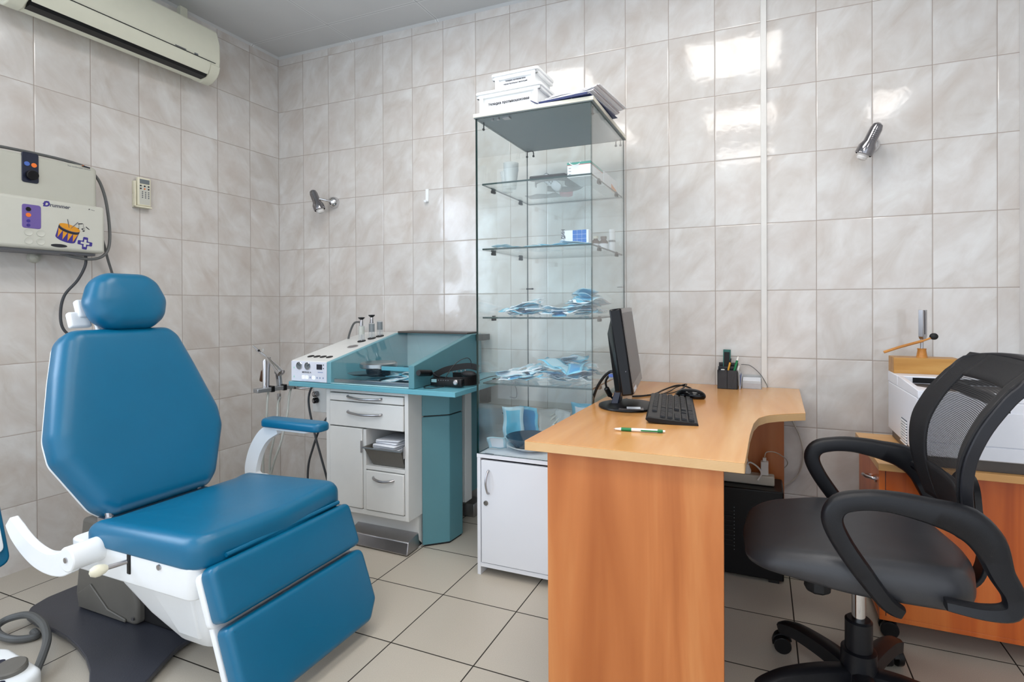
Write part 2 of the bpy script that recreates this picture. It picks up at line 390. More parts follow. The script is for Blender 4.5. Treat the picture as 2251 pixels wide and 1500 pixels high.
def fillet(poly, r, n=5):
    out = []; m = len(poly)
    if not isinstance(r, (list, tuple)): r = [r]*m
    for i in range(m):
        p = Vector(poly[i]); a = Vector(poly[i-1])-p; b = Vector(poly[(i+1) % m])-p
        la, lb = a.length, b.length; a.normalize(); b.normalize()
        ang = a.angle(b); rr = r[i]
        if rr <= 1e-6 or ang > PI-0.02: out.append(tuple(p)); continue
        d = min(rr/math.tan(ang/2), la*0.49, lb*0.49)
        q0, q1 = p+a*d, p+b*d
        for k in range(n+1):
            t = k/n; out.append(tuple(q0*(1-t)**2+p*2*t*(1-t)+q1*t*t))
    return out
def inset(poly, d):
    m = len(poly); out = []; A = sum(poly[i][0]*poly[(i+1) % m][1]-poly[(i+1) % m][0]*poly[i][1] for i in range(m))
    sg = 1 if A > 0 else -1
    for i in range(m):
        a = Vector(poly[i-1]); p = Vector(poly[i]); b = Vector(poly[(i+1) % m])
        e1 = (p-a); e2 = (b-p)
        if e1.length < 1e-9: e1 = e2
        if e2.length < 1e-9: e2 = e1
        e1 = e1.normalized(); e2 = e2.normalized()
        n1 = Vector((-e1.y, e1.x))*sg; n2 = Vector((-e2.y, e2.x))*sg; nn = (n1+n2)
        if nn.length < 1e-6: nn = n1
        nn.normalize(); out.append(tuple(p+nn*d/max(0.5, nn.dot(n1))))
    return out
def pad(mb, poly, thick, r=0.02, dome=0.0, rb=None, mat=None, zfun=None, mi=0, rings=5):
    """cushion: outline `poly` (x,y), from z=0 to z=thick, rounded top edge r, bottom edge rb, top domed"""
    rb = r*0.5 if rb is None else rb
    L = []
    for k in range(4):
        t = k/3*PI/2; L.append((inset(poly, rb*(1-math.sin(t))), rb*(1-math.cos(t))))
    for k in range(7):
        t = k/6*PI/2; L.append((inset(poly, r*(1-math.cos(t))), thick-r+r*math.sin(t)))
    base = L[-1][0]; cx = sum(p[0] for p in base)/len(base); cy = sum(p[1] for p in base)/len(base)
    for k in range(1, rings):
        f = 1-k/rings
        L.append(([(cx+(p[0]-cx)*f, cy+(p[1]-cy)*f) for p in base], thick+dome*(1-f*f)))
    R = [[(x, y, z+(zfun(x, y)*(z/thick) if zfun else 0)) for x, y in ring] for ring, z in L]
    old = mb.M
    if mat is not None: mb.M = mb.M @ mat
    mb.loft(R, mi=mi); mb.M = old
    return mb
ROOTS = {}
def build(name, mb, mats, parent=None, bevel=0.0, seg=2, smooth=35, solid=0.0, sub=0):
    me = bpy.data.meshes.new(name)
    inv = ROOTS[parent.name].inverted() if parent else Matrix.Identity(4)
    me.from_pydata([tuple(inv @ Vector(v)) for v in mb.v], [], mb.f); me.update()
    if not isinstance(mats, (list, tuple)): mats = [mats]
    for m in mats: me.materials.append(M[m] if isinstance(m, str) else m)
    me.polygons.foreach_set('material_index', mb.mi)
    bm = bmesh.new(); bm.from_mesh(me); bmesh.ops.recalc_face_normals(bm, faces=bm.faces); bm.to_mesh(me); bm.free()
    if smooth:
        me.polygons.foreach_set('use_smooth', [True]*len(me.polygons))
        me.set_sharp_from_angle(angle=math.radians(smooth))
    o = bpy.data.objects.new(name, me); COL.objects.link(o)
    if parent: o.parent = parent; ROOTS[o.name] = ROOTS[parent.name]
    else: ROOTS[o.name] = Matrix.Identity(4)
    if solid:
        md = o.modifiers.new('solid', 'SOLIDIFY'); md.thickness = solid; md.offset = 0
    if bevel:
        md = o.modifiers.new('bevel', 'BEVEL'); md.width = bevel; md.segments = seg; md.limit_method = 'ANGLE'; md.angle_limit = math.radians(40)
    if sub:
        md = o.modifiers.new('sub', 'SUBSURF'); md.levels = sub; md.render_levels = sub
    return o
USED = {}
def tag(o, label, cat, group=None, kind=None):
    base_ = label
    for suf in ('', ', higher one', ', still higher one', ', highest one'):
        if base_+suf not in USED: label = base_+suf; break
    USED[label] = 1
    o['label'] = label; o['category'] = cat
    if group: o['group'] = group
    if kind: o['kind'] = kind
    return o
def thing(name, label, cat, loc=(0, 0, 0), rz=0.0, group=None):
    o = bpy.data.objects.new(name, None); COL.objects.link(o); o.empty_display_size = 0.05
    o.location = loc; o.rotation_euler = (0, 0, rz)
    ROOTS[o.name] = Matrix.Translation(loc) @ Matrix.Rotation(rz, 4, 'Z')
    return tag(o, label, cat, group)
def struct(o): o['kind'] = 'structure'; return o
def text(name, s, size, loc, rt, up, mat, parent, align='LEFT', bold=0.0, shear=0.0):
    cu = bpy.data.curves.new(name, 'FONT'); cu.body = s; cu.size = size; cu.align_x = align; cu.extrude = 0.0002; cu.offset = bold; cu.shear = shear
    tmp = bpy.data.objects.new(name, cu); COL.objects.link(tmp)
    dg = bpy.context.evaluated_depsgraph_get(); me = bpy.data.meshes.new_from_object(tmp.evaluated_get(dg))
    bpy.data.objects.remove(tmp); bpy.data.curves.remove(cu)
    r = Vector(rt).normalized(); u = Vector(up).normalized(); n = r.cross(u)
    m = Matrix(((r.x, u.x, n.x, loc[0]), (r.y, u.y, n.y, loc[1]), (r.z, u.z, n.z, loc[2]), (0, 0, 0, 1)))
    me.transform(ROOTS[parent.name].inverted() @ m)
    me.materials.clear(); me.materials.append(M[mat]); me.name = name
    o = bpy.data.objects.new(name, me); COL.objects.link(o); o.parent = parent; ROOTS[o.name] = ROOTS[parent.name]
    return o
def T3(x=0, y=0, z=0): return Matrix.Translation((x, y, z))
def RX(a): return Matrix.Rotation(a, 4, 'X')
def RY(a): return Matrix.Rotation(a, 4, 'Y')
def RZ(a): return Matrix.Rotation(a, 4, 'Z')
def frame(o, x, y, z):
    """matrix whose columns are the given axes at origin o"""
    x, y, z = Vector(x).normalized(), Vector(y).normalized(), Vector(z).normalized()
    return Matrix(((x.x, y.x, z.x, o[0]), (x.y, y.y, z.y, o[1]), (x.z, y.z, z.z, o[2]), (0, 0, 0, 1)))
def circ(r, n=20, sx=1, sy=1, c=(0, 0)): return [(c[0]+r*sx*math.cos(2*PI*i/n), c[1]+r*sy*math.sin(2*PI*i/n)) for i in range(n)]
def rrect(w, h, r, n=4, c=(0, 0)):
    return fillet([(c[0]-w/2, c[1]-h/2), (c[0]+w/2, c[1]-h/2), (c[0]+w/2, c[1]+h/2), (c[0]-w/2, c[1]+h/2)], r, n)
# ================================================================== THE ROOM
CZ = 2.763
b = MB(); b.box(-0.1, 5.3, -4.4, 0.1, -0.1, 0.0); struct(build('floor', b, 'floor', smooth=0))
b = MB(); b.box(-0.1, 5.3, -4.4, 0.1, CZ, CZ+0.1); struct(build('ceiling', b, 'ceil', smooth=0))
b = MB(); b.box(-0.1, 5.3, 0, 0.1, 0, CZ); struct(build('wall_back', b, 'wall_back', smooth=0))
b = MB()   # left wall, with the window opening beyond the frame's left edge
b.box(-0.1, 0, -1.90, 0, 0, CZ); b.box(-0.1, 0, -4.4, -3.20, 0, CZ)
b.box(-0.1, 0, -3.20, -1.90, 0, 1.0); b.box(-0.1, 0, -3.20, -1.90, 2.3, CZ)
struct(build('wall_left', b, 'wall_left', smooth=0))
b = MB()
for y0, y1, z0, z1 in ((-3.2, -3.15, 1.0, 2.3), (-1.95, -1.9, 1.0, 2.3), (-2.575, -2.525, 1.05, 2.25), (-3.15, -1.95, 1.0, 1.05), (-3.15, -1.95, 2.25, 2.3)):
    b.box(-0.07, -0.02, y0, y1, z0, z1)
w = struct(build('window_1', b, 'pvc', bevel=0.004))
b = MB(); b.box(5.2, 5.3, -4.4, 0, 0, CZ); struct(build('wall_right', b, 'plaster', smooth=0))
b = MB(); b.box(2.9455, 2.9705, -0.012, 0.0, 0.0, CZ); struct(build('trim_1', b, 'pvc', bevel=0.002))
b = MB(); b.box(3.874, 4.9, -0.045, 0.0, 0, CZ); struct(build('trim_2', b, 'plaster', bevel=0.002))
b = MB()
b.prism([(0, CZ), (-0.012, CZ), (0, CZ-0.012)], 'x', 0.0, 3.87); struct(build('trim_3', b, 'ceil', smooth=0))
b = MB(); b.prism([(0, CZ), (0.012, CZ), (0, CZ-0.012)], 'y', -4.4, 0.0); struct(build('trim_4', b, 'ceil', smooth=0))
# ceiling light panels
M['lamp'] = emission('light_diffuser', '#fffbf6', LAMP)
first = None
for (x0, y0, lab) in ((2.47, -0.82, 'nearest the back wall, over the desk'), (1.23, -0.82, 'nearest the back wall, over the treatment unit'), (2.47, -2.06, 'second row, over the camera side of the desk'),
                 (1.23, -2.06, 'second row, over the patient chair'), (2.47, -3.30, 'third row, behind the viewer')):
    if first is None:
        r = thing('ceiling_light', 'square recessed ceiling light panel '+lab, 'ceiling light', (x0+0.31, y0-0.31, CZ), 0, 'square ceiling light panels')
        b = MB()
        for a in ((x0+0.005, x0+0.03, y0-0.615, y0-0.005), (x0+0.59, x0+0.615, y0-0.615, y0-0.005), (x0+0.03, x0+0.59, y0-0.615, y0-0.59), (x0+0.03, x0+0.59, y0-0.03, y0-0.005)):
            b.box(*a, CZ-0.012, CZ)
        build('frame', b, 'pvc', r, bevel=0.002)
        b = MB(); b.box(x0+0.031, x0+0.589, y0-0.589, y0-0.031, CZ-0.006, CZ-0.001); build('diffuser', b, 'lamp', r, smooth=0)
        first = r
    else:
        r = first.copy(); COL.objects.link(r); r.location = (x0+0.31, y0-0.31, CZ); r['label'] = 'square recessed ceiling light panel '+lab
        for ch in first.children:
            c = ch.copy(); COL.objects.link(c); c.parent = r

r = thing('ceiling_light', 'narrow ceiling light fitting over the right side of the room', 'ceiling light', (3.88, -2.42, CZ))
b = MB(); b.box(3.76, 4.0, -2.74, -2.10, CZ-0.03, CZ); build('frame', b, 'pvc', r, bevel=0.004)
b = MB(); b.box(3.775, 3.985, -2.72, -2.12, CZ-0.036, CZ-0.030); build('diffuser', b, 'lamp', r, smooth=0)

# ================================================================== AIR CONDITIONER
R_ = thing('air_conditioner', 'white wall-mounted split air conditioner under the ceiling on the left wall', 'air conditioner', (0, -0.98, 2.36))
y0, y1 = -1.42, -0.555
prof = [(0.0, 2.66), (0.12, 2.655), (0.175, 2.635), (0.198, 2.56), (0.2, 2.47), (0.193, 2.425), (0.186, 2.405)]
low = [(0.15, 2.366), (0.10, 2.352), (0.0, 2.395)]
b = MB(); b.prism(prof+[(0.15, 2.39)]+[(0.13, 2.366), (0.10, 2.355), (0.0, 2.40)], 'y', y0+0.0, y1); 
build('body', b, 'ac', R_, bevel=0.008, seg=3)
for a in ((y0-0.001, y0+0.055), (y1-0.055, y1+0.001)):   # end caps wrap the louver opening
    b = MB(); b.prism([(0.04, 2.378), (0.10, 2.353), (0.135, 2.360), (0.172, 2.383), (0.190, 2.408), (0.1985, 2.44), (0.10, 2.46)], 'y', *a)
    build('end_cap', b, 'ac', R_, bevel=0.006, seg=3)
b = MB(); b.prism([(0.176, 2.383), (0.180, 2.380), (0.200, 2.418), (0.203, 2.443), (0.197, 2.444)], 'y', y0+0.06, y1-0.06)
build('louver', b, 'ac', R_, bevel=0.0015)
b = MB(); b.prism([(0.12, 2.363), (0.165, 2.370), (0.176, 2.385), (0.14, 2.40)], 'y', y0+0.06, y1-0.06)
build('air_slot', b, 'black', R_, smooth=0)
b = MB(); b.prism([(0.196, 2.447), (0.2025, 2.447), (0.2025, 2.4485), (0.196, 2.4485)], 'y', y0+0.03, y1-0.03); build('panel_gap', b, 'ink', R_, smooth=0)
b = MB(); b.box(0.198, 0.2035, -0.70, -0.683, 2.449, 2.457); build('indicator_window', b, 'lcd_grey', R_)
b = MB(); b.box(0.2015, 0.2028, -0.80, -0.745, 2.451, 2.455); build('printed_line', b, 'ink_grey', R_, smooth=0)
b = MB(); b.box(0.0, 0.03, -0.66, -0.62, 2.655, CZ); b.M = T3()
tag(build('pipe_duct', b, 'ac', bevel=0.002), 'short pale conduit rising from the air conditioner to the ceiling', 'conduit')

# ================================================================== WALL-MOUNTED SYRINGE/HEARING UNIT
R_ = thing('wall_medical_unit', 'beige grey wall-mounted irrigation unit with a painted drum and music notes', 'medical device', (0, -1.45, 1.36))
X0 = 0.13
b = MB(); b.box(0.0, X0, -2.05, -1.105, 1.395, 1.765); build('housing', b, 'box_beige', R_, bevel=0.018, seg=4)
b = MB(); b.box(0.02, X0+0.022, -2.05, -1.088, 1.372, 1.585)
build('front_cover', b, 'box_light', R_, bevel=0.014, seg=4)
b = MB(); b.box(0.0, X0-0.01, -2.05, -1.11, 1.36, 1.374); build('underside_tray', b, 'box_under', R_, bevel=0.004)
XF = X0+0.0225
b = MB(); b.prism(rrect(0.055, 0.125, 0.01, c=(-1.348, 1.708)), 'x', X0-0.003, X0+0.004); cp = build('upper_control_panel', b, 'navy_plastic', R_, bevel=0.0015)
b = MB(); b.cyl((X0+0.004, -1.346, 1.678), (X0+0.02, -1.346, 1.676), 0.02); build('dial_knob', b, 'black', cp, bevel=0.002)
b = MB(); b.cyl((X0+0.004, -1.360, 1.722), (X0+0.0065, -1.360, 1.722), 0.009); build('push_button', b, 'blue_btn', cp)
b = MB(); b.cyl((X0+0.004, -1.337, 1.720), (X0+0.0065, -1.337, 1.720), 0.009); build('push_button', b, 'orange', cp)
b = MB(); b.prism(rrect(0.062, 0.098, 0.01, c=(-1.354, 1.503)), 'x', XF-0.004, XF+0.001); cp = build('lower_control_panel', b, 'purple', R_, bevel=0.001)
for z, m in ((1.532, 'black'), (1.508, 'orange'), (1.484, 'purple_dark'), (1.466, 'purple_dark')):
    b = MB(); b.cyl((XF, -1.365, z), (XF+0.003, -1.365, z), 0.0085 if z > 1.5 else 0.006); build('push_button', b, m, cp)
for i, (yy, zz) in enumerate(((-1.365, 1.437), (-1.325, 1.437), (-1.365, 1.402), (-1.325, 1.402))):
    b = MB(); b.lathe([(0.0145, 0), (0.0135, 0.0025), (0.011, 0.0012), (0.0, 0.0012)], (XF, yy, zz), (1, 0, 0), 24, cap=False); build('moulded_circle', b, 'box_light', R_)
e = 0.0004
text('logo_letter', 'D', 0.028, (XF, -1.316, 1.554), (0, 1, 0), (0, 0, 1), 'purple_dark', R_, bold=0.0018, shear=0.2)
b = MB(); b.prism(fillet([(-1.319, 1.562), (-1.306, 1.577), (-1.290, 1.575), (-1.303, 1.572), (-1.312, 1.562)], 0.006, 3), 'x', XF, XF+e); build('logo_mark', b, 'purple_dark', R_, smooth=0)
text('lettering', 'rummer', 0.0215, (XF, -1.294, 1.555), (0, 1, 0), (0, 0, 1), 'ink_grey', R_, bold=0.0006, shear=0.15)
text('lettering', 'The comfortable solution', 0.0085, (X0, -1.22, 1.746), (0, 1, 0), (0, 0, 1), 'ink_grey', R_)
b = MB(); b.prism([(-1.168, 1.757), (-1.135, 1.754), (-1.135, 1.760), (-1.160, 1.763)], 'x', X0, X0+e); build('printed_mark', b, 'ink', R_, smooth=0)
b = MB(); b.prism([(-1.168, 1.760), (-1.158, 1.760), (-1.160, 1.765)], 'x', X0, X0+e); build('printed_mark', b, 'orange', R_, smooth=0)
b = MB(); b.prism([(-1.155, 1.563), (-1.147, 1.565), (-1.151, 1.569)], 'x', XF, XF+e); build('printed_mark', b, 'ink', R_, smooth=0)
b = MB(); b.prism([(-1.144, 1.564), (-1.130, 1.562), (-1.130, 1.5635), (-1.144, 1.5655)], 'x', XF, XF+e); build('printed_mark', b, 'ink_grey', R_, smooth=0)
# the drum picture: built flat, tilted
def drum_pt(u, v, c=(-1.232, 1.448), a=-0.30):   # u right, v up
    u *= 1.14; v *= 1.18
    return (c[0]+u*math.cos(a)-v*math.sin(a), c[1]+u*math.sin(a)+v*math.cos(a))
def decal(name, poly, mat, h=1, parent=None):
    b = MB(); b.prism(poly, 'x', XF, XF+e*h); return build(name, b, mat, parent or R_, smooth=0)
rx, ry, hh = 0.034, 0.011, 0.022
bot = [drum_pt(rx*0.95*math.cos(t), -hh+ry*math.sin(t)) for t in [PI+PI*k/12 for k in range(13)]]
top_ = [drum_pt(rx*math.cos(t), hh+ry*math.sin(t)) for t in [2*PI-PI*k/12 for k in range(13)]]
art = decal('drum_picture', bot+top_, 'purple_dark')
for k in range(4):
    u0, u1 = -rx*0.97+k*rx*0.485, -rx*0.97+(k+1)*rx*0.485
    zt = lambda u: hh-0.009-ry*math.sqrt(max(0, 1-(u/rx)**2))
    zb = lambda u: -hh+0.001-ry*math.sqrt(max(0, 1-(u/rx)**2))
    um = (u0+u1)/2
    decal('drum_picture', [drum_pt(u0+0.001, zt(u0+0.001)), drum_pt(um, zb(um)+0.004), drum_pt(u1-0.001, zt(u1-0.001))], 'yellow_print', 2, art)
decal('drum_picture', [drum_pt(rx*math.cos(t), hh-0.001+ry*math.sin(t)) for t in [PI+PI*k/12 for k in range(13)]]+[drum_pt(rx*math.cos(t), hh-0.009+ry*math.sin(t)) for t in [2*PI-PI*k/12 for k in range(13)]], 'ink', 3, art)
decal('drum_picture', [drum_pt(rx*math.cos(t), hh+0.001+ry*math.sin(t)) for t in [2*PI*k/24 for k in range(24)]], 'yellow_print', 4, art)
for (u0, v0, u1, v1) in ((-0.016, 0.050, -0.002, 0.022), (0.018, 0.053, 0.004, 0.022)):
    p, q = Vector(drum_pt(u0, v0)), Vector(drum_pt(u1, v1)); n_ = (q-p).normalized(); n_ = Vector((-n_.y, n_.x))*0.0010
    decal('drumstick_picture', [tuple(p-n_), tuple(q-n_), tuple(q+n_), tuple(p+n_)], 'ink_grey', 5, art)
decal('shadow_picture', circ(0.029, 24, 1, 0.25, (-1.262, 1.392)), 'ink')
arm, w_ = 0.022, 0.0075
cross = [(-w_, -arm), (w_, -arm), (w_, -w_), (arm, -w_), (arm, w_), (w_, w_), (w_, arm), (-w_, arm), (-w_, w_), (-arm, w_), (-arm, -w_), (-w_, -w_)]
ca = -0.12; mv = lambda P, s=1.25: [(-1.168+s*(x*math.cos(ca)-y*math.sin(ca)), 1.412+s*(x*math.sin(ca)+y*math.cos(ca))) for x, y in P]
cr = decal('cross_picture', fillet(mv(cross), 0.0045, 4), 'purple_dark')
w_, arm = 0.0035, 0.013
cross = [(-w_, -arm), (w_, -arm), (w_, -w_), (arm, -w_), (arm, w_), (w_, w_), (w_, arm), (-w_, arm), (-w_, w_), (-arm, w_), (-arm, -w_), (-w_, -w_)]
decal('cross_picture', mv(cross), 'box_light', 2, cr)
nt = decal('music_notes_picture', [(-1.1930, 1.493), (-1.1760, 1.496), (-1.1760, 1.500), (-1.1930, 1.497)], 'ink')
for (yy, zz) in ((-1.1940, 1.474), (-1.1770, 1.474), (-1.1730, 1.466)): decal('music_notes_picture', circ(0.0042, 12, 1, 0.75, (yy, zz)), 'ink', 1, nt)
for (yy, z0_, z1_) in ((-1.1900, 1.475, 1.497), (-1.1735, 1.475, 1.499), (-1.1690, 1.467, 1.484)): decal('music_notes_picture', [(yy-0.0005, z0_), (yy+0.0005, z0_), (yy+0.0005, z1_), (yy-0.0005, z1_)], 'ink', 1, nt)
decal('music_notes_picture', [(-1.1630, 1.487), (-1.1490, 1.475), (-1.1540, 1.475), (-1.1650, 1.484)], 'ink', 1, nt)
# cables of this unit
b = MB(); b.tube([(0.06, -1.62, 1.775), (0.07, -1.40, 1.785), (0.09, -1.18, 1.775), (0.10, -1.105, 1.74), (0.10, -1.065, 1.66), (0.10, -1.045, 1.53), (0.11, -1.05, 1.42), (0.12, -1.08, 1.365), (0.12, -1.13, 1.345), (0.11, -1.19, 1.352), (0.09, -1.24, 1.368)], 0.0062)
tag(build('looped_cable', b, 'cable_grey'), 'grey hose running over the wall unit and looping round its right end', 'cable')
b = MB(); b.tube([(0.07, -1.095, 1.66), (0.08, -1.080, 1.52), (0.08, -1.055, 1.42), (0.05, -1.025, 1.36), (0.03, -0.985, 1.24), (0.03, -0.98, 1.10), (0.03, -1.0, 0.9)], 0.0055)
tag(build('hanging_cable', b, 'cable_grey'), 'straight grey cable dropping beside the wall unit behind the headrest', 'cable')
b = MB(); b.tube([(0.10, -1.14, 1.375), (0.10, -1.14, 1.32), (0.08, -1.16, 1.25), (0.06, -1.20, 1.18), (0.05, -1.21, 1.10), (0.05, -1.20, 1.03), (0.06, -1.16, 0.985), (0.08, -1.12, 0.975)], 0.0058)
tag(build('curved_cable', b, 'cable_dark'), 'dark grey cable curving from under the wall unit to a white plug behind the headrest', 'cable')
b = MB(); b.lathe([(0.022, 0), (0.024, 0.004), (0.02, 0.02), (0.006, 0.03)], (0.0, -1.283, 1.345), (1, 0, 0)); tag(build('wall_bumper', b, 'box_beige'), 'small round grey rubber bumper on the tiles below the drum unit', 'wall bumper')

# ================================================================== REMOTE CONTROL IN HOLDER
b = MB(); b.box(0, 0.012, -0.888, -0.812, 1.632, 1.700); b.box(0.012, 0.022, -0.888, -0.880, 1.632, 1.765); b.box(0.0, 0.012, -0.888, -0.880, 1.70, 1.765); b.box(0.012, 0.034, -0.888, -0.812, 1.632, 1.64)
tag(build('remote_holder', b, 'ivory', bevel=0.002), 'cream wall bracket holding the remote control on the left wall', 'holder')
R_ = thing('remote_control', 'light grey air conditioner remote standing in its cream wall holder', 'remote control', (0.02, -0.845, 1.641))
b = MB(); b.box(0.0125, 0.032, -0.878, -0.816, 1.641, 1.785); build('body', b, 'ivory', R_, bevel=0.005, seg=3)
b = MB(); b.box(0.032, 0.0325, -0.872, -0.822, 1.648, 1.748); build('face_plate', b, 'box_light', R_, smooth=0)
b = MB(); b.box(0.032, 0.033, -0.870, -0.824, 1.753, 1.776); build('display', b, 'lcd_grey', R_, smooth=0)
for k in range(18):
    if k < 3: yy, zz, rr, mt = -0.866+k*0.0185, 1.742, 0.0038, 'black'
    elif k < 6: yy, zz, rr, mt = -0.866+(k-3)*0.0185, 1.728, 0.0038, ('orange' if k == 4 else 'black')
    else: yy, zz, rr, mt = -0.866+((k-6) % 3)*0.0145+0.008, 1.712-((k-6)//3)*0.0095, 0.0028, 'ink_grey'
    b = MB(); b.cyl((0.0325, yy, zz), (0.0342, yy, zz), rr, 10); build('button', b, mt, R_)

# ================================================================== SMALL THINGS ON THE BACK WALL
def spot(x, z, dx, lab, side):
    R_ = thing('wall_spotlight', lab, 'wall light', (x, 0, z), 0)
    b = MB(); b.lathe([(0.034, 0), (0.035, 0.012), (0.030, 0.03), (0.016, 0.042), (0.0, 0.045)], (x, 0, z), (0, -1, 0), 28, cap=False); build('wall_mount', b, 'chrome', R_)
    p = Vector((x, -0.045, z)); q = Vector((x-0.065*side, -0.095, z+0.012)); b = MB(); b.tube([p, (p+q)/2+Vector((0, -0.01, 0.004)), q], 0.0065); build('swivel_arm', b, 'chrome', R_)
    d = Vector((dx, -0.12, 0.92)).normalized(); c = q-d*0.012
    b = MB(); b.lathe([(0.030, -0.062), (0.0335, -0.060), (0.0335, -0.030), (0.024, -0.010), (0.023, 0.045), (0.018, 0.062), (0.008, 0.069), (0, 0.070)], c, d, 32, cap=False)
    build('lamp_head', b, 'dark_chrome', R_)
    b = MB(); b.lathe([(0.024, -0.06), (0.024, -0.064), (0.019, -0.068), (0.021, -0.074), (0.016, -0.082), (0.0, -0.085)], c, d, 24, cap=False); build('bulb', b, 'plaster', R_)
    sd = d.cross(Vector((0, 1, 0))).normalized(); fr = d.cross(sd).normalized()
    if fr.y > 0: fr = -fr
    b = MB()
    for i in range(3):
        for j in range(6):
            a = (i-1)*0.32; n_ = (fr*math.cos(a)+sd*math.sin(a)); pc = c+n_*0.0236+d*(-0.002+j*0.0075)
            b.cyl(pc-n_*0.001, pc+n_*0.0002, 0.0016, 8)
    build('vent_holes', b, 'black', R_)
spot(0.472, 1.775, -0.34, 'chrome wall spotlight on the tiles left of the glass cabinet', 1)
spot(3.375, 1.795, 0.42, 'chrome wall spotlight with vented head at the right of the back wall', 0.15)
b = MB(); b.box(1.146, 1.166, -0.004, 0, 1.725, 1.802); b.prism([(-0.004, 1.725), (-0.022, 1.722), (-0.024, 1.735), (-0.020, 1.735), (-0.018, 1.728), (-0.004, 1.731)], 'x', 1.147, 1.165)
tag(build('wall_hook', b, 'white_plastic', bevel=0.0015), 'small white adhesive hook on the back wall tiles', 'hook')
# ================================================================== PATIENT CHAIR
YC = -1.345
R_ = thing('patient_chair', 'turquoise blue vinyl examination chair with headrest, leg rest and white shells', 'examination chair', (0.85, YC, 0))
# base plate: waisted steel plate
bp = [(0.43, -1.44), (0.455, -1.50), (0.51, -1.537), (0.60, -1.547), (0.70, -1.546), (0.79, -1.553), (0.88, -1.569), (0.97, -1.592), (1.05, -1.622), (1.13, -1.665), (1.21, -1.68), (1.26, -1.66), (1.27, -1.60), (1.225, -1.52), (1.19, -1.45), (1.18, -1.34),
      (1.19, -1.23), (1.225, -1.16), (1.27, -1.08), (1.26, -1.01), (1.20, -0.96), (1.12, -0.97), (1.06, -1.04), (0.99, -1.09), (0.88, -1.12), (0.75, -1.14), (0.62, -1.145), (0.51, -1.155), (0.455, -1.19), (0.43, -1.25)]
b = MB(); b.prism(fillet(bp, 0.05, 3), 'z', 0.012, 0.028); base = build('base_plate', b, 'base_grey', R_, bevel=0.003)
for (x, y) in ((0.49, -1.47), (0.49, -1.22), (1.2, -1.64), (1.2, -1.05)):
    b = MB(); b.cyl((x, y, 0), (x, y, 0.014), 0.02); build('levelling_foot', b, 'rubber', base)
# grey pedestal covers
def ped(y0, y1):
    b = MB(); b.prism([(0.615, 0.028), (0.60, 0.075), (0.645, 0.36), (0.86, 0.36), (0.955, 0.105), (0.955, 0.035), (0.93, 0.028)], 'y', y0, y1)
    return b
b = ped(-1.435, -1.255); pc = build('pedestal', b, 'grey_plastic', R_, bevel=0.012, seg=3)
b = MB(); b.prism([(0.63, 0.085), (0.70, 0.13), (0.80, 0.06), (0.90, 0.045), (0.90, 0.035), (0.63, 0.035)], 'y', -1.441, -1.435); build('pedestal_step', b, 'grey_plastic', pc, bevel=0.002)
b = MB(); b.cyl((0.94, -1.436, 0.055), (0.94, -1.441, 0.055), 0.006, 12); build('screw', b, 'steel', pc)
b = MB(); b.prism([(0.92, 0.028), (0.92, 0.34), (1.08, 0.34), (1.10, 0.028)], 'y', -1.41, -1.28); build('lift_column', b, 'rubber', R_, bevel=0.01)
# white housing under the seat
b = MB()
def hr(x0, x1, y0, y1, z, r=0.04, n=5): return [(x, y, z) for x, y in fillet([(x0, y0), (x1, y0), (x1, y1), (x0, y1)], r, n)]
b.loft([hr(1.295, 1.425, -1.485, -1.21, 0.095, 0.05), hr(1.265, 1.445, -1.51, -1.185, 0.115, 0.05), hr(1.165, 1.47, -1.535, -1.16, 0.185, 0.05), hr(1.07, 1.485, -1.555, -1.14, 0.265, 0.05), hr(1.04, 1.49, -1.565, -1.12, 0.31, 0.04), hr(1.04, 1.49, -1.565, -1.12, 0.34, 0.04)])
hs = build('lower_housing', b, 'white_plastic', R_, bevel=0.006)
b = MB(); b.loft([[(1.30, -1.505, 0.135), (1.41, -1.505, 0.135), (1.45, -1.55, 0.30), (1.22, -1.55, 0.30)], [(1.31, -1.525, 0.140), (1.40, -1.525, 0.140), (1.43, -1.570, 0.295), (1.24, -1.570, 0.295)]]); build('moulded_rib', b, 'white_plastic', hs, bevel=0.006, seg=3)
b = MB(); b.loft([hr(0.955, 1.505, -1.615, -1.085, 0.318, 0.03), hr(0.945, 1.51, -1.62, -1.08, 0.345, 0.03), hr(0.945, 1.512, -1.62, -1.08, 0.412, 0.03)])
pan = build('seat_pan', b, 'white_plastic', R_, bevel=0.006, seg=3)
for x in (1.075, 1.375):
    b = MB(); b.cyl((x, -1.617, 0.397), (x, -1.624, 0.397), 0.008, 14); build('bolt', b, 'steel', pan)
b = MB(); b.box(1.232, 1.248, -1.623, -1.615, 0.352, 0.412); build('lever_slot', b, 'black', pan, bevel=0.003)
lv = MB(); lv.tube([(1.24, -1.60, 0.388), (1.215, -1.665, 0.386)], 0.0065, smooth=0); lv = build('adjusting_lever', lv, 'steel', R_)
b = MB(); q = MB(); d = Vector((-0.025, -0.065, -0.004)).normalized(); b.lathe([(0.006, -0.002), (0.012, 0.005), (0.0165, 0.018), (0.016, 0.028), (0.010, 0.038), (0, 0.041)], (1.216, -1.662, 0.386), d, 24, cap=False); build('lever_knob', b, 'ivory', lv)
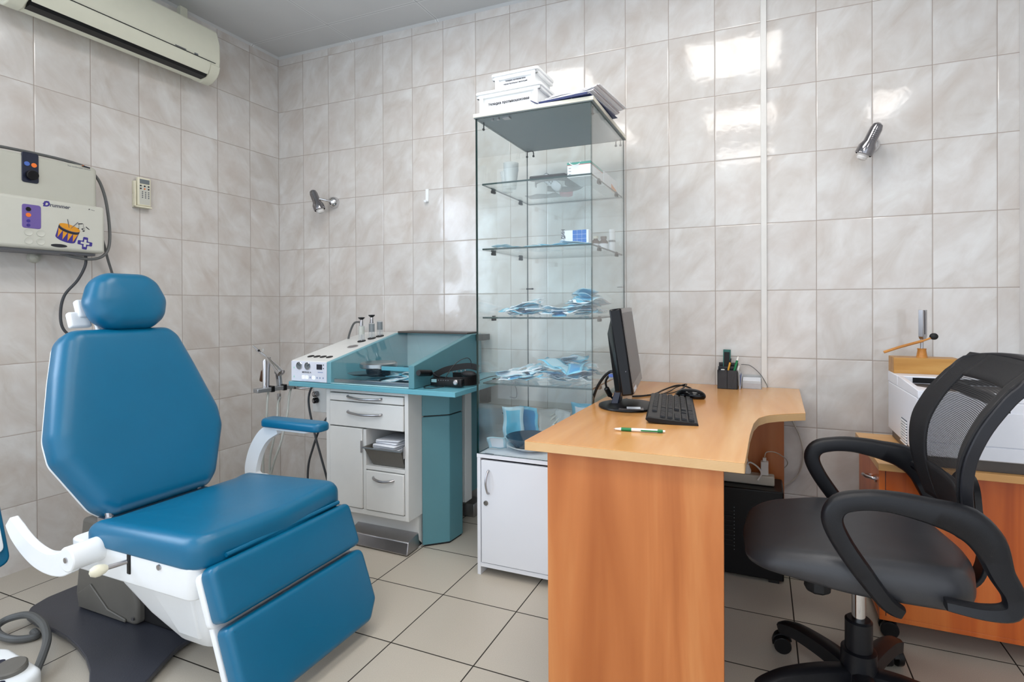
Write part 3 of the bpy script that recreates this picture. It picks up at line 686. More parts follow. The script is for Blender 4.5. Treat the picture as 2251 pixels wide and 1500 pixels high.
# seat cushion
out = fillet([(1.015, -1.625), (1.535, -1.625), (1.555, -1.35), (1.535, -1.075), (1.015, -1.075)], [0.06, 0.075, 0.6, 0.075, 0.06], 6)
def seat_z(x, y):
    fx = (x-1.0)/0.53; fy = (y-YC)/0.27
    return -0.018*max(0, 1-fx*2.2)*(1-min(1, abs(fy))**2) -0.050*max(0, 1-fx*3.6)**1.5 + 0.022*math.sin(max(0, min(1, fx))*PI)*-0.75 + 0.020*abs(fy)**2*(1-max(0, fx-0.75)*3) + 0.018*max(0, (fx-0.65)) 
b = MB(); pad(b, out, 0.082, 0.040, 0.010, 0.012, T3(0, 0, 0.405), seat_z); build('seat_cushion', b, 'vinyl', R_, smooth=60)
# backrest in its own tilted plane: s up the back, y across
th = math.radians(21.5); bo = Vector((0.95, YC+0.016, 0.445))
ux, uz, un = Vector((0, 1, 0)), Vector((-math.sin(th), 0, math.cos(th))), Vector((math.cos(th), 0, math.sin(th)))
MBk = frame(bo, ux, uz, un)     # local x = across, y = up the back, z = out of the front
bk = [(-0.165, -0.01), (0.165, -0.01), (0.205, 0.03), (0.282, 0.21), (0.284, 0.29), (0.235, 0.49), (0.200, 0.615), (0.165, 0.655), (-0.165, 0.655), (-0.200, 0.615), (-0.235, 0.49), (-0.284, 0.29), (-0.282, 0.21), (-0.205, 0.03)]
bkr = [0.05, 0.05, 0.08, 0.08, 0.12, 0.3, 0.07, 0.06, 0.06, 0.07, 0.3, 0.12, 0.08, 0.08]
def back_z(x, y): return -0.012*math.exp(-((x/0.16)**2))*math.sin(max(0, min(1, y/0.62))*PI)
b = MB(); pad(b, fillet(bk, bkr, 5), 0.088, 0.048, 0.004, 0.010, MBk @ T3(0, 0, -0.072), back_z, rings=7); br = build('backrest_cushion', b, 'vinyl', R_, smooth=60)
b = MB(); pad(b, fillet([(x*0.985, y*0.985+0.002) for x, y in bk], bkr, 5), 0.016, 0.005, 0, 0.006, MBk @ T3(0, 0, -0.086)); build('backrest_shell', b, 'white_plastic', R_, smooth=60)
# headrest
hd = [(-0.070, -0.006), (0.070, -0.006), (0.120, 0.035), (0.139, 0.105), (0.112, 0.180), (0.070, 0.214), (-0.070, 0.214), (-0.112, 0.180), (-0.139, 0.105), (-0.120, 0.035)]
MH = frame(bo+uz*0.650+un*0.0+Vector((0, 0.028, 0)), ux, (uz*math.cos(0.12)+un*math.sin(0.12)), (un*math.cos(0.12)-uz*math.sin(0.12)))
b = MB(); pad(b, fillet(hd, 0.07, 5), 0.105, 0.052, 0.006, 0.035, MH @ T3(0, 0, -0.06), rings=6); build('headrest', b, 'vinyl', R_, smooth=60)
b = MB(); b.M = MBk; b.box(-0.04, 0.04, 0.55, 0.80, -0.105, -0.085); b.box(-0.10, -0.05, 0.72, 0.79, -0.088, -0.06); b.box(-0.128, -0.06, 0.685, 0.745, -0.095, -0.07); build('headrest_bracket', b, 'white_plastic', R_, bevel=0.008, seg=3)
b = MB(); b.tube([(0.90, -1.50, 0.36), (0.93, -1.50, 0.42), (0.88, -1.50, 0.52)], 0.011); b.tube([(0.90, -1.20, 0.36), (0.93, -1.20, 0.42), (0.88, -1.20, 0.52)], 0.011); b.box(0.90, 0.96, -1.52, -1.18, 0.40, 0.43); build('recline_hinge', b, 'steel', R_)
# leg rest
ld = Vector((0.348, 0, -0.9375)); ln = Vector((0.9375, 0, 0.348)); lo = Vector((1.523, YC-0.004, 0.408))
ML = frame(lo, (0, 1, 0), tuple(ld), tuple(-(Vector((0, 1, 0)).cross(ld))))
if (ML.to_3x3() @ Vector((0, 0, 1))).x < 0: ML = frame(lo, (0, 1, 0), tuple(ld), tuple(ln))
# local x = across (+y), y = down the leg rest, z = outward
up_ = [(-0.262, 0.0), (0.262, 0.0), (0.262, 0.152), (-0.262, 0.152)]
lo_ = [(-0.258, 0.164), (0.262, 0.164), (0.262, 0.345), (0.215, 0.398), (-0.215, 0.398), (-0.258, 0.345)]
b = MB(); pad(b, fillet(up_, [0.028, 0.028, 0.022, 0.022], 5), 0.05, 0.018, 0.002, 0.006, ML); build('upper_leg_cushion', b, 'vinyl', R_, smooth=60)
b = MB(); pad(b, fillet(lo_, [0.022, 0.03, 0.03, 0.03, 0.03, 0.03], 5), 0.05, 0.018, 0.002, 0.006, ML); build('lower_leg_cushion', b, 'vinyl', R_, smooth=60)
b = MB(); pad(b, fillet([(-0.266, 0.01), (0.262, 0.01), (0.262, 0.16), (-0.266, 0.16)], 0.02, 4), 0.022, 0.006, 0, 0.006, ML @ T3(0, 0, -0.021)); pad(b, fillet([(-0.26, 0.14), (0.255, 0.14), (0.255, 0.34), (0.21, 0.39), (-0.21, 0.39), (-0.26, 0.34)], 0.02, 4), 0.018, 0.005, 0, 0.005, ML @ T3(0, 0, -0.022)); build('leg_rest_shell', b, 'white_plastic', R_, smooth=60)
b = MB(); b.tube([tuple(ML @ Vector((-0.20, -0.012, 0.030))), tuple(ML @ Vector((0.228, -0.012, 0.030)))], 0.0065, smooth=0); build('piping_strip', b, 'vinyl', R_)
# armrests: curved flat arm + pad; built for the far side, the near one is swung back about its pivot
def armrest(y, rot, piv, sgn):
    A = T3(*piv) @ RY(rot) @ T3(-piv[0], -piv[1], -piv[2])
    b = MB(); b.M = A
    px, pz = piv[0], piv[2]; near = rot != 0
    if near: A = Matrix.Identity(4); b.M = A
    cen = [(px, y, pz), (px-0.045, y, pz+0.004), (px-0.072, y, pz+0.040), (px-0.058, y, pz+0.105), (px-0.030, y, pz+0.160), (px+0.012, y, pz+0.205), (px+0.075, y, pz+0.232)]
    if near: cen = [(px+0.004, y, pz), (px-0.042, y, pz-0.022), (px-0.105, y, pz-0.030), (px-0.170, y, pz-0.020), (px-0.230, y, pz+0.004), (px-0.280, y, pz+0.036), (px-0.312, y, pz+0.064)]
    sec = [(-0.011, -0.032), (0.011, -0.032), (0.011, 0.032), (-0.011, 0.032)]
    pts = [Vector(p) for p in cen]; sp_, ks = spline(pts, 6, [1.15, 1.1, 1.0, 1.0, 0.95, 0.9, 0.6]); rings = []
    for i, p in enumerate(sp_):
        t = (sp_[min(i+1, len(sp_)-1)]-sp_[max(i-1, 0)]).normalized(); nn = Vector((-t.z, 0, t.x))
        rings.append([tuple(p+Vector((0, a_, 0))+nn*(c_*ks[i])) for a_, c_ in sec])
    b.loft(rings)
    a = build('armrest_bracket', b, 'white_plastic', R_, bevel=0.004, seg=3)
    b = MB(); b.M = A
    b.cyl((px, y+0.013*sgn, pz), (px, y-0.078*sgn, pz), 0.036, 28); build('pivot_sleeve', b, 'white_plastic', a, bevel=0.004)
    b = MB(); b.M = A
    b.cyl((px, y+0.012*sgn, pz), (px, y+0.016*sgn, pz), 0.008, 16); build('pivot_bolt', b, 'steel', a)
    if near: A = frame((0.775, y-0.032, 0.33), (-0.34, 0, 0.94), (0, 1, 0), (-0.94, 0, -0.34)) @ T3(-1.058, -y, -0.641)
    b = MB(); pad(b, rrect(0.315, 0.075, 0.034, 6, (1.215, y)), 0.034, 0.014, 0.002, 0.008, A @ T3(0, 0, 0.640)); build('armrest_pad', b, 'vinyl', a, smooth=60)
    b = MB(); b.M = A; b.prism(rrect(0.20, 0.045, 0.02, 5, (1.20, y)), 'z', 0.630, 0.641); build('pad_plate', b, 'white_plastic', a, bevel=0.002)
armrest(-1.005, 0.0, (1.052, -1.005, 0.400), 1)
armrest(-1.690, math.radians(-92), (1.100, -1.690, 0.405), -1)
# ================================================================== FOOT PEDAL
R_ = thing('foot_control', 'white round-cornered foot control with grey buttons on the floor in the lower left corner', 'foot pedal', (0.84, -1.80, 0))
b = MB(); pad(b, fillet([(0.66, -1.90), (0.99, -1.92), (1.02, -1.79), (0.985, -1.700), (0.76, -1.685), (0.66, -1.72)], 0.06, 6), 0.06, 0.014, 0, 0.004, T3(0, 0, 0.004)); build('body', b, 'white_plastic', R_, smooth=50)
for (x, y) in ((0.90, -1.738), (0.925, -1.845)):
    b = MB(); b.lathe([(0.036, 0.062), (0.038, 0.066), (0.038, 0.080), (0.034, 0.084), (0, 0.085)], (x, y, 0), (0.1, -0.1, 1), 28); build('foot_button', b, 'grey_plastic', R_)
for (x, y) in ((0.825, -1.735), (0.87, -1.80), (0.945, -1.785), (0.81, -1.80)):
    b = MB(); b.lathe([(0.012, 0.0635), (0.012, 0.0655), (0.007, 0.0655), (0, 0.0645)], (x, y, 0), (0, 0, 1), 20, cap=False); build('indicator', b, 'navy_plastic', R_)
b = MB(); b.tube([(0.93, -1.70, 0.03), (0.88, -1.66, 0.045), (0.81, -1.615, 0.055), (0.735, -1.585, 0.060), (0.675, -1.568, 0.058), (0.60, -1.556, 0.055), (0.545, -1.560, 0.050), (0.508, -1.588, 0.042), (0.515, -1.618, 0.034), (0.56, -1.630, 0.026), (0.61, -1.622, 0.018), (0.645, -1.60, 0.013), (0.66, -1.575, 0.012), (0.62, -1.565, 0.012)], 0.0115)
tag(build('pedal_cable', b, 'cable_grey'), 'thick grey cable looped on the floor between foot control and chair base', 'cable')

# ================================================================== TREATMENT UNIT
R_ = thing('treatment_unit', 'teal and white treatment unit with sloped console, drawers and instrument rail', 'medical workstation', (1.25, -0.35, 0))
FY = -0.62
# white cabinet body, built hollow around the open bin niche
b = MB()
b.box(1.0, 1.024, FY, -0.14, 0.155, 0.735)         # left side
b.box(1.456, 1.476, FY, -0.14, 0.155, 0.735)       # right side
b.box(1.024, 1.456, FY, -0.14, 0.155, 0.178)       # bottom
b.box(1.024, 1.456, FY, -0.14, 0.718, 0.735)
b.box(1.222, 1.238, FY, -0.14, 0.178, 0.553)       # divider
b.box(1.238, 1.456, FY, -0.14, 0.368, 0.386)       # shelf below the bin niche
b.box(1.024, 1.456, -0.16, -0.14, 0.178, 0.718)    # back
build('cabinet', b, 'unit_white', R_, bevel=0.002)
def front(name, x0, x1, z0, z1, hx0, hx1, hz, hl='handle'):
    b = MB(); b.box(x0, x1, FY-0.006, FY+0.014, z0, z1); o = build(name, b, 'unit_white', R_, bevel=0.003)
    if hz:
        b = MB(); b.tube([(hx0, FY-0.004, hz+0.006), (hx0+0.012, FY-0.018, hz+0.002), ((hx0+hx1)/2, FY-0.028, hz-0.003), (hx1-0.012, FY-0.018, hz+0.0), (hx1, FY-0.004, hz+0.003)], 0.0055); build(hl, b, 'steel', o)
    return o
front('drawer', 1.027, 1.453, 0.679, 0.714, 1.14, 1.335, 0.699)
front('drawer', 1.027, 1.453, 0.560, 0.675, 1.14, 1.335, 0.627)
front('cabinet_door', 1.027, 1.219, 0.182, 0.555, 0, 0, 0)
front('drawer', 1.241, 1.453, 0.182, 0.364, 1.285, 1.40, 0.332)
b = MB(); b.box(1.2165, 1.2205, FY-0.012, FY-0.002, 0.445, 0.500); b.box(1.4545, 1.4585, FY-0.012, FY-0.002, 0.440, 0.495); build('bin_bracket', b, 'steel', R_)
# plinth and steel foot plate
b = MB(); b.box(1.02, 1.466, -0.53, -0.16, 0.0, 0.155); build('plinth', b, 'unit_white', R_)
b = MB(); b.hexa([(1.118, -0.622, 0.006), (1.474, -0.630, 0.006), (1.466, -0.50, 0.006), (1.09, -0.50, 0.006), (1.125, -0.605, 0.057), (1.468, -0.612, 0.057), (1.462, -0.50, 0.075), (1.10, -0.50, 0.075)]); build('foot_plate', b, 'steel', R_, bevel=0.004)
# teal corner column: front facet, chamfer, side
b = MB(); pl = [(1.4775, -0.520), (1.576, -0.437), (1.583, -0.333), (1.4775, -0.30)]
b.prism(pl, 'z', 0.008, 0.607); col = build('corner_column', b, 'teal_shaded', R_, bevel=0.003)
b = MB(); b.prism(pl, 'z', 0.612, 0.735); build('column_head', b, 'teal_shaded', col, bevel=0.003)
b = MB(); b.prism(inset(pl, 0.006), 'z', 0.0, 0.008); b.prism(inset(pl, 0.005), 'z', 0.606, 0.613); build('shadow_gap', b, 'rubber', col)
b = MB(); b.box(1.480, 1.558, -0.262, -0.20, 0.13, 0.735); build('rear_panel', b, 'unit_white', R_, bevel=0.002)
b = MB(); b.box(1.44, 1.535, -0.165, -0.08, 0.15, 0.735); build('rear_panel', b, 'teal_shaded', R_, bevel=0.002)
b = MB(); b.box(1.46, 1.53, -0.13, -0.03, 0.0, 0.07); build('rear_foot', b, 'steel', R_, bevel=0.003)
# side box with two regulator knobs, left of the cabinet
b = MB(); b.box(0.738, 0.998, -0.45, -0.20, 0.567, 0.735); sb = build('regulator_box', b, 'unit_white', R_, bevel=0.003)
for z, m in ((0.665, 'dark_chrome'), (0.631, 'black_gloss')):
    b = MB(); b.lathe([(0.010, 0), (0.015, 0.003), (0.015, 0.02), (0.012, 0.024), (0, 0.0245)], (0.772, -0.45, z), (-0.15, -1, 0), 22, cap=False); k = build('regulator_knob', b, m, sb)
    b = MB(); b.cyl((0.7683, -0.4745, z), (0.7682, -0.4755, z), 0.0085, 16); build('knob_cap', b, 'steel', k)
# slab
sl = [(0.79, -0.655), (1.742, -0.655), (1.742, -0.10), (1.742, -0.01), (0.79, -0.01)]
b = MB(); b.prism(fillet(sl, [0.012, 0.003, 0, 0, 0], 4), 'z', 0.737, 0.759); build('slab', b, 'teal_edge', R_, bevel=0.002)
SZ = 0.760
# console left: white control box, sloped top
def topz(y): return 0.862+(y+0.64)*(0.972-0.862)/0.50 if y < -0.14 else 0.972
b = MB(); b.prism([(-0.640, SZ), (-0.640, 0.862), (-0.14, 0.972), (-0.02, 0.972), (-0.02, SZ)], 'x', 0.800, 1.028); cb = build('control_box', b, 'unit_white', R_, bevel=0.004, seg=3)
b = MB(); b.box(0.802, 1.026, -0.6435, -0.640, SZ+0.002, 0.859); fp_ = build('control_panel', b, 'panel_white', cb, bevel=0.001)
FP = -0.6436
for x, g in ((0.856, 0.5), (0.909, -0.5)):
    b = MB(); b.lathe([(0.0185, 0), (0.0185, 0.004), (0.0165, 0.0045), (0.0165, 0.001), (0, 0.001)], (x, FP, 0.838), (0, -1, 0), 28, cap=False); gg = build('pressure_gauge', b, 'chrome', fp_)
    b = MB(); b.cyl((x, FP-0.0011, 0.838), (x, FP-0.0015, 0.838), 0.0163); build('gauge_face', b, 'lcd_grey', gg)
    b = MB(); b.M = T3(x, FP-0.0019, 0.838) @ RY(-g*1.8); b.box(-0.0012, 0.0012, -0.0003, 0.0003, -0.002, 0.014); build('gauge_needle', b, 'ink', gg)
b = MB(); b.box(0.965, 0.999, FP-0.0012, FP, 0.823, 0.848); build('display', b, 'lcd', fp_)
for z in (0.846, 0.829):
    b = MB(); b.cyl((1.008, FP, z), (1.008, FP-0.002, z), 0.0025, 10); build('button', b, 'ink', fp_)
text('lettering', 'MODULE A', 0.0115, (0.872, FP-0.0003, 0.803), (1, 0, 0), (0, 0, 1), 'ink', fp_, bold=0.0002)
for x, kind in ((0.880, 1), (0.902, 1), (0.945, 1), (0.924, 0), (0.967, 0), (0.985, 0), (1.005, 0)):
    z = 0.783
    if kind:
        b = MB(); s_ = 0.0075; t_ = 0.0014
        for a in ((-s_, s_, s_-t_, s_), (-s_, s_, -s_, -s_+t_), (-s_, -s_+t_, -s_, s_), (s_-t_, s_, -s_, s_)): b.box(x+a[0], x+a[1], FP-0.0006, FP, z+a[2], z+a[3])
        b.box(x-0.002, x+0.002, FP-0.0006, FP, z-0.002, z+0.002)
        build('lit_key', b, 'blue_led', fp_, smooth=0)
    else:
        b = MB(); b.prism(circ(0.0045, 14, 0.8, 1, (x, z)), 'y', FP-0.0006, FP); build('touch_key', b, 'blue_dim', fp_, smooth=0)
b = MB(); b.box(0.972, 1.004, FP-0.0004, FP, 0.808, 0.812); build('printed_line', b, 'blue_dim', fp_, smooth=0)
for z in (0.829, 0.785):
    b = MB(); b.prism([(0.816, z-0.006), (0.824, z-0.006), (0.820, z+0.006)], 'y', FP-0.0005, FP); build('printed_symbol', b, 'green_dim', fp_, smooth=0)
b = MB(); b.box(0.868, 0.985, FP-0.0004, FP, 0.7655, 0.7665); build('printed_line', b, 'blue_dim', fp_, smooth=0)
sn = Vector((0, -0.215, 0.977)).normalized(); st = Vector((0, 0.977, 0.215)).normalized()
def on_top(x, y): return Vector((x, y, topz(y)))
for i in range(4):
    c = on_top(0.858+i*0.040, -0.575); b = MB(); m = frame(c+sn*0.0003, (1, 0, 0), st, sn); b.M = m; b.lathe([(0.0165, 0), (0.0165, 0.0015), (0.0135, 0.0006), (0, 0.0006)], n=26, cap=False); build('instrument_port', b, 'rubber', cb)
c = on_top(0.965, -0.40); b = MB(); b.M = frame(c, (1, 0, 0), st, sn); b.lathe([(0.028, 0), (0.028, 0.002), (0.022, 0.003), (0.019, 0.0005), (0, 0.0005)], n=30, cap=False); build('steel_port', b, 'steel', cb)
b = MB(); b.prism(rrect(0.012, 0.02, 0.003, c=(0.93, 0.0)), 'y', -0.1, -0.09)
# spray bottles in their wells
bt = None
for i, (x, y, blk, liq) in enumerate(((0.940, -0.305, True, 'light'), (0.962, -0.250, True, 'grey'), (0.980, -0.205, False, 'grey'))):
    c = on_top(x, y); t = thing('atomiser_bottle', ('pale grey atomiser bottle with black plunger and hose, nearest of the three on the unit', 'darker grey atomiser bottle with black plunger in the middle of the three', 'capless smoky bottle at the back of the three on the unit')[i], 'bottle', tuple(c), 0, None)
    b = MB(); b.lathe([(0.022, 0), (0.022, 0.003), (0.017, 0.003)], c, sn, 24); build('well_ring', b, 'rubber', t)
    bs = c; b = MB(); b.lathe([(0.0155, 0.004), (0.0165, 0.006), (0.0165, 0.082), (0.012, 0.086), (0, 0.087)], bs, (0, 0, 1), 22, cap=False); build('clear_body', b, 'clear_plastic', t)
    b = MB(); b.lathe([(0, 0.036), (0.0145, 0.037), (0.0145, 0.080), (0, 0.081)], bs, (0, 0, 1), 22, cap=False); build('sleeve', b, 'lcd_grey' if i else 'box_light', t)
    b = MB(); b.cyl(tuple(bs+Vector((0, 0, 0.004))), tuple(bs+Vector((0, 0, 0.036))), 0.0022, 8); build('dip_tube', b, 'steel', t)
    if blk:
        b = MB(); b.lathe([(0.010, 0.084), (0.009, 0.112), (0.006, 0.118)], bs, (0, 0, 1), 18); build('spray_neck', b, 'steel', t)
        b = MB(); b.lathe([(0.006, 0.116), (0.009, 0.118), (0.0175, 0.126), (0.0175, 0.130), (0, 0.131)], bs, (0, 0, 1), 22); build('plunger', b, 'black', t)
b = MB(); c = on_top(0.940, -0.305); b.tube([(c.x-0.004, c.y, c.z+0.10), (c.x-0.03, c.y+0.01, c.z+0.104), (c.x-0.07, c.y+0.02, c.z+0.095), (c.x-0.105, c.y+0.03, c.z+0.05), (c.x-0.128, c.y+0.04, c.z+0.005), (c.x-0.135, c.y+0.045, c.z-0.04)], 0.0055)
tag(build('atomiser_hose', b, 'cable_grey'), 'grey hose arching from the nearest atomiser bottle to behind the white console', 'hose')
# teal frame and bay with acrylic lid
def side(x0, x1, name, m):
    b = MB(); b.prism([(-0.645, SZ), (-0.645, 0.862), (-0.14, 0.974), (-0.035, 0.974), (-0.035, SZ)], 'x', x0, x1); return build(name, b, m, R_, bevel=0.0025)
side(1.029, 1.052, 'bay_side', 'teal'); side(1.497, 1.527, 'bay_side', 'teal_shaded')  # right side painted darker, as if turned from the light
b = MB(); b.box(1.052, 1.497, -0.055, -0.035, SZ, 0.974); b.box(1.052, 1.497, -0.645, -0.055, SZ, SZ+0.004); build('bay_back', b, 'bay_lightened', R_, bevel=0.001)
b = MB(); b.box(1.06, 1.49, -0.62, -0.10, SZ+0.005, SZ+0.009); b.box(1.06, 1.49, -0.632, -0.62, SZ+0.005, SZ+0.022); b.box(1.06, 1.49, -0.10, -0.09, SZ+0.005, SZ+0.022); build('steel_tray', b, 'steel', R_, bevel=0.002)
b = MB(); b.prism([(-0.640, SZ+0.004), (-0.636, SZ+0.004), (-0.636, 0.858), (-0.14, 0.969), (-0.14, 0.973), (-0.640, 0.863)], 'x', 1.054, 1.495); lid = build('acrylic_lid', b, 'acrylic', R_, smooth=0)
b = MB(); b.box(1.05, 1.50, -0.14, -0.02, 0.974, 0.984); build('rear_ledge', b, 'printer_dark', R_, bevel=0.002)
b = MB(); b.lathe([(0.085, 0.0), (0.088, 0.004), (0.088, 0.020), (0.08, 0.026), (0, 0.026)], (1.215, -0.50, 0.828), (0, 0, 1), 36); build('motor_head', b, 'steel', R_)
b = MB(); b.lathe([(0.055, 0.0), (0.060, 0.03), (0.058, 0.040)], (1.215, -0.50, 0.788), (0, 0, 1), 30); build('motor_collar', b, 'black_gloss', R_)
b = MB(); b.box(1.30, 1.49, -0.585, -0.575, 0.826, 0.845); build('bay_crossbar', b, 'teal_edge', R_, bevel=0.002)
b = MB(); b.box(1.53, 1.57, -0.10, -0.02, 0.940, 0.972); b.box(1.53, 1.575, -0.06, -0.02, 0.60, 0.74); build('rear_bracket', b, 'rubber', R_)
# instrument rail under the left end of the slab, running back towards the wall
b = MB(); rd = Vector((0.058, 0.33, 0)).normalized(); b.M = frame((0.503, -0.600, 0.686), rd, (-rd.y, rd.x, 0), (0, 0, 1)); b.box(0, 0.36, -0.022, 0.022, -0.011, 0.011); rail = build('instrument_rail', b, 'alu', R_, bevel=0.003)
b = MB(); b.box(0.54, 0.735, -0.40, -0.30, 0.700, 0.724); b.box(0.735, 0.86, -0.40, -0.30, 0.724, 0.737); build('rail_bracket', b, 'alu', rail, bevel=0.003)
b = MB(); b.tube([(0.60, -0.43, 0.690), (0.64, -0.45, 0.686), (0.68, -0.44, 0.688), (0.72, -0.42, 0.692), (0.725, -0.39, 0.705)], 0.005); build('rail_guard', b, 'steel', rail)
for k_ in (0.082, 0.15, 0.215):
    b = MB(); b.M = frame((0.503, -0.600, 0.686), rd, (-rd.y, rd.x, 0), (0, 0, 1)); b.box(k_-0.010, k_+0.010, -0.025, 0.025, -0.015, 0.017); build('instrument_holder', b, 'black', rail, bevel=0.003)
# instruments standing in the rail
t = thing('spray_gun', 'chrome spray handpiece with long nozzle standing in the left holder of the rail', 'instrument', (0.565, -0.60, 0.696))
b = MB(); b.lathe([(0.010, 0.0), (0.0135, 0.004), (0.0135, 0.15), (0.010, 0.160)], (0.565, -0.60, 0.696), (0, 0, 1), 20); build('handle', b, 'chrome', t)
b = MB(); b.tube([(0.585, -0.60, 0.865), (0.545, -0.605, 0.89), (0.49, -0.61, 0.925)], 0.005, smooth=0); b.tube([(0.60, -0.60, 0.862), (0.56, -0.602, 0.875), (0.51, -0.607, 0.905)], 0.006, smooth=0); build('nozzle', b, 'chrome', t)
b = MB(); b.ball((0.538, -0.615, 0.903), 0.0065, 12); build('trigger', b, 'black', t)
b = MB(); b.box(0.548, 0.556, -0.606, -0.596, 0.895, 0.912); build('air_plug', b, 'clear_plastic', t, bevel=0.002)
t = thing('suction_handpiece', 'chrome tapered suction handpiece leaning right from the rail', 'instrument', (0.60, -0.60, 0.696))
b = MB(); b.tube([(0.588, -0.602, 0.696), (0.592, -0.602, 0.80), (0.60, -0.60, 0.85)], 0.0065); build('stem', b, 'steel', t)
b = MB(); b.lathe([(0.006, 0), (0.010, 0.03), (0.016, 0.08), (0.020, 0.125), (0.020, 0.130), (0, 0.131)], (0.590, -0.605, 0.865), (0.85, -0.05, -0.62), 24); build('cup', b, 'chrome', t)
t = thing('pistol_syringe', 'grey pistol-grip syringe in the right holder of the rail', 'instrument', (0.66, -0.60, 0.696))
b = MB(); b.M = T3(0.662, -0.60, 0.696) @ RY(-0.12); b.box(-0.013, 0.013, -0.010, 0.010, 0, 0.095); b.box(-0.022, 0.012, -0.008, 0.008, 0.085, 0.112); build('grip', b, 'alu', t, bevel=0.004)
b = MB(); b.lathe([(0.010, 0), (0.010, 0.03), (0.005, 0.045)], (0.655, -0.60, 0.672), (0, 0, -1), 16); build('hose_collar', b, 'steel', t)
t = thing('amber_bottle', 'small amber glass bottle tilted behind the chrome spray handpiece', 'bottle', (0.535, -0.575, 0.77))
b = MB(); b.lathe([(0, 0), (0.017, 0.002), (0.0185, 0.008), (0.0185, 0.055), (0.012, 0.068), (0.009, 0.073), (0.009, 0.085), (0, 0.085)], (0.525, -0.570, 0.760), (0.32, -0.05, 1), 22, cap=False); build('glass', b, 'amber_glass', t)
def hose(name, pts, r, m, lab, cat='hose'):
    b = MB(); b.tube(pts, r, smooth=8); return tag(build(name, b, m), lab, cat)
hose('instrument_hose', [(0.512, -0.530, 0.670), (0.522, -0.545, 0.62), (0.528, -0.555, 0.54), (0.505, -0.55, 0.42), (0.470, -0.53, 0.28), (0.46, -0.50, 0.14), (0.52, -0.43, 0.02)], 0.0055, 'hose_clear', 'leftmost pale hose hanging from the instrument rail')
hose('instrument_hose', [(0.518, -0.460, 0.632), (0.545, -0.50, 0.60), (0.570, -0.525, 0.535), (0.572, -0.55, 0.43), (0.52, -0.53, 0.30), (0.49, -0.49, 0.17), (0.50, -0.42, 0.02)], 0.0055, 'hose_clear', 'middle pale hose hanging from the instrument rail')
hose('instrument_hose', [(0.532, -0.400, 0.674), (0.560, -0.44, 0.63), (0.610, -0.50, 0.54), (0.620, -0.55, 0.41), (0.560, -0.54, 0.30), (0.50, -0.50, 0.18), (0.53, -0.42, 0.02)], 0.0055, 'hose_clear', 'rightmost pale hose hanging from the instrument rail')
hose('dark_hose', [(0.735, -0.44, 0.720), (0.745, -0.480, 0.66), (0.768, -0.50, 0.592), (0.804, -0.50, 0.465), (0.845, -0.50, 0.351), (0.880, -0.50, 0.255), (0.91, -0.49, 0.13), (0.92, -0.47, 0.01)], 0.0055, 'cable_dark', 'dark hose running down right from the rail, crossing another')
hose('dark_hose', [(0.850, -0.44, 0.563), (0.838, -0.465, 0.53), (0.808, -0.48, 0.472), (0.768, -0.48, 0.380), (0.740, -0.48, 0.299), (0.734, -0.48, 0.203), (0.75, -0.47, 0.10), (0.80, -0.44, 0.01)], 0.0055, 'cable_dark', 'dark hose running down left from under the regulator box')
for nm_, dv_ in (('spray_gun', (-0.084, 0.077, -0.012)), ('suction_handpiece', (-0.084, 0.077, -0.012)), ('pistol_syringe', (-0.146, 0.140, -0.020)), ('amber_bottle', (-0.070, 0.055, -0.036))):
    bpy.data.objects[nm_].location = Vector(bpy.data.objects[nm_].location)+Vector(dv_)
# bin in the niche with folded napkins
t = thing('storage_bin', 'dark grey plastic bin pulled half out of the niche of the white cabinet', 'bin', (1.345, -0.58, 0.387))
b = MB(); z0, z1 = 0.388, 0.478
o0 = [(1.262, -0.60), (1.44, -0.60), (1.44, -0.40), (1.262, -0.40)]; o1 = [(1.243, -0.645), (1.4515, -0.645), (1.4515, -0.38), (1.243, -0.38)]
i0 = inset(o0, 0.003); i1 = inset(o1, 0.003)
b.loft([[(x, y, z0+0.004) for x, y in i0], [(x, y, z1) for x, y in i1], [(x, y, z1) for x, y in o1], [(x, y, z0) for x, y in o0]]); build('tub', b, 'grey_plastic', t, bevel=0.002)
b = MB(); b.loft([[(x, y, z1-0.006) for x, y in inset(o1, -0.004)], [(x, y, z1) for x, y in inset(o1, -0.004)], [(x, y, z1) for x, y in o1], [(x, y, z1-0.006) for x, y in o1]], False, False); build('rim', b, 'lcd_grey', t)
for k in range(6):
    b = MB(); b.M = T3(1.345+random.uniform(-.008, .008), -0.53+random.uniform(-.01, .01), 0.455+k*0.0085) @ RZ(random.uniform(-.12, .12)) @ RX(0.10-0.03*k)
    pad(b, rrect(0.155-0.006*k, 0.165, 0.012), 0.0075, 0.003, 0.001, 0.003)
    tag(build('paper_napkin', b, 'paper'), 'folded white paper napkin in the dark bin, '+('lowest', 'second from the bottom', 'third from the bottom', 'third from the top', 'second from the top', 'topmost')[k], 'napkin', 'napkins in the bin')
# headset lying on the slab
t = thing('headlight_band', 'black headlight headband with control box and cable on the teal slab', 'headlamp', (1.63, -0.47, 0.759))
def arc(cx, cy, rx, ry, a0, a1, n, z): return [(cx+rx*math.cos(a0+(a1-a0)*k/n), cy+ry*math.sin(a0+(a1-a0)*k/n), z) for k in range(n+1)]
b = MB(); b.sweep(arc(1.632, -0.455, 0.105, 0.085, -PI*0.98, PI*0.72, 30, 0.785), [(-0.002, -0.020), (0.002, -0.020), (0.002, 0.020), (-0.002, 0.020)]); build('headband', b, 'black', t, bevel=0.001)
b = MB(); b.sweep([(1.53, -0.50, 0.80), (1.57, -0.47, 0.825), (1.62, -0.45, 0.838), (1.68, -0.43, 0.845), (1.725, -0.42, 0.835)], [(-0.002, -0.014), (0.002, -0.014), (0.002, 0.014), (-0.002, 0.014)], smooth=4); build('crown_strap', b, 'rubber', t)
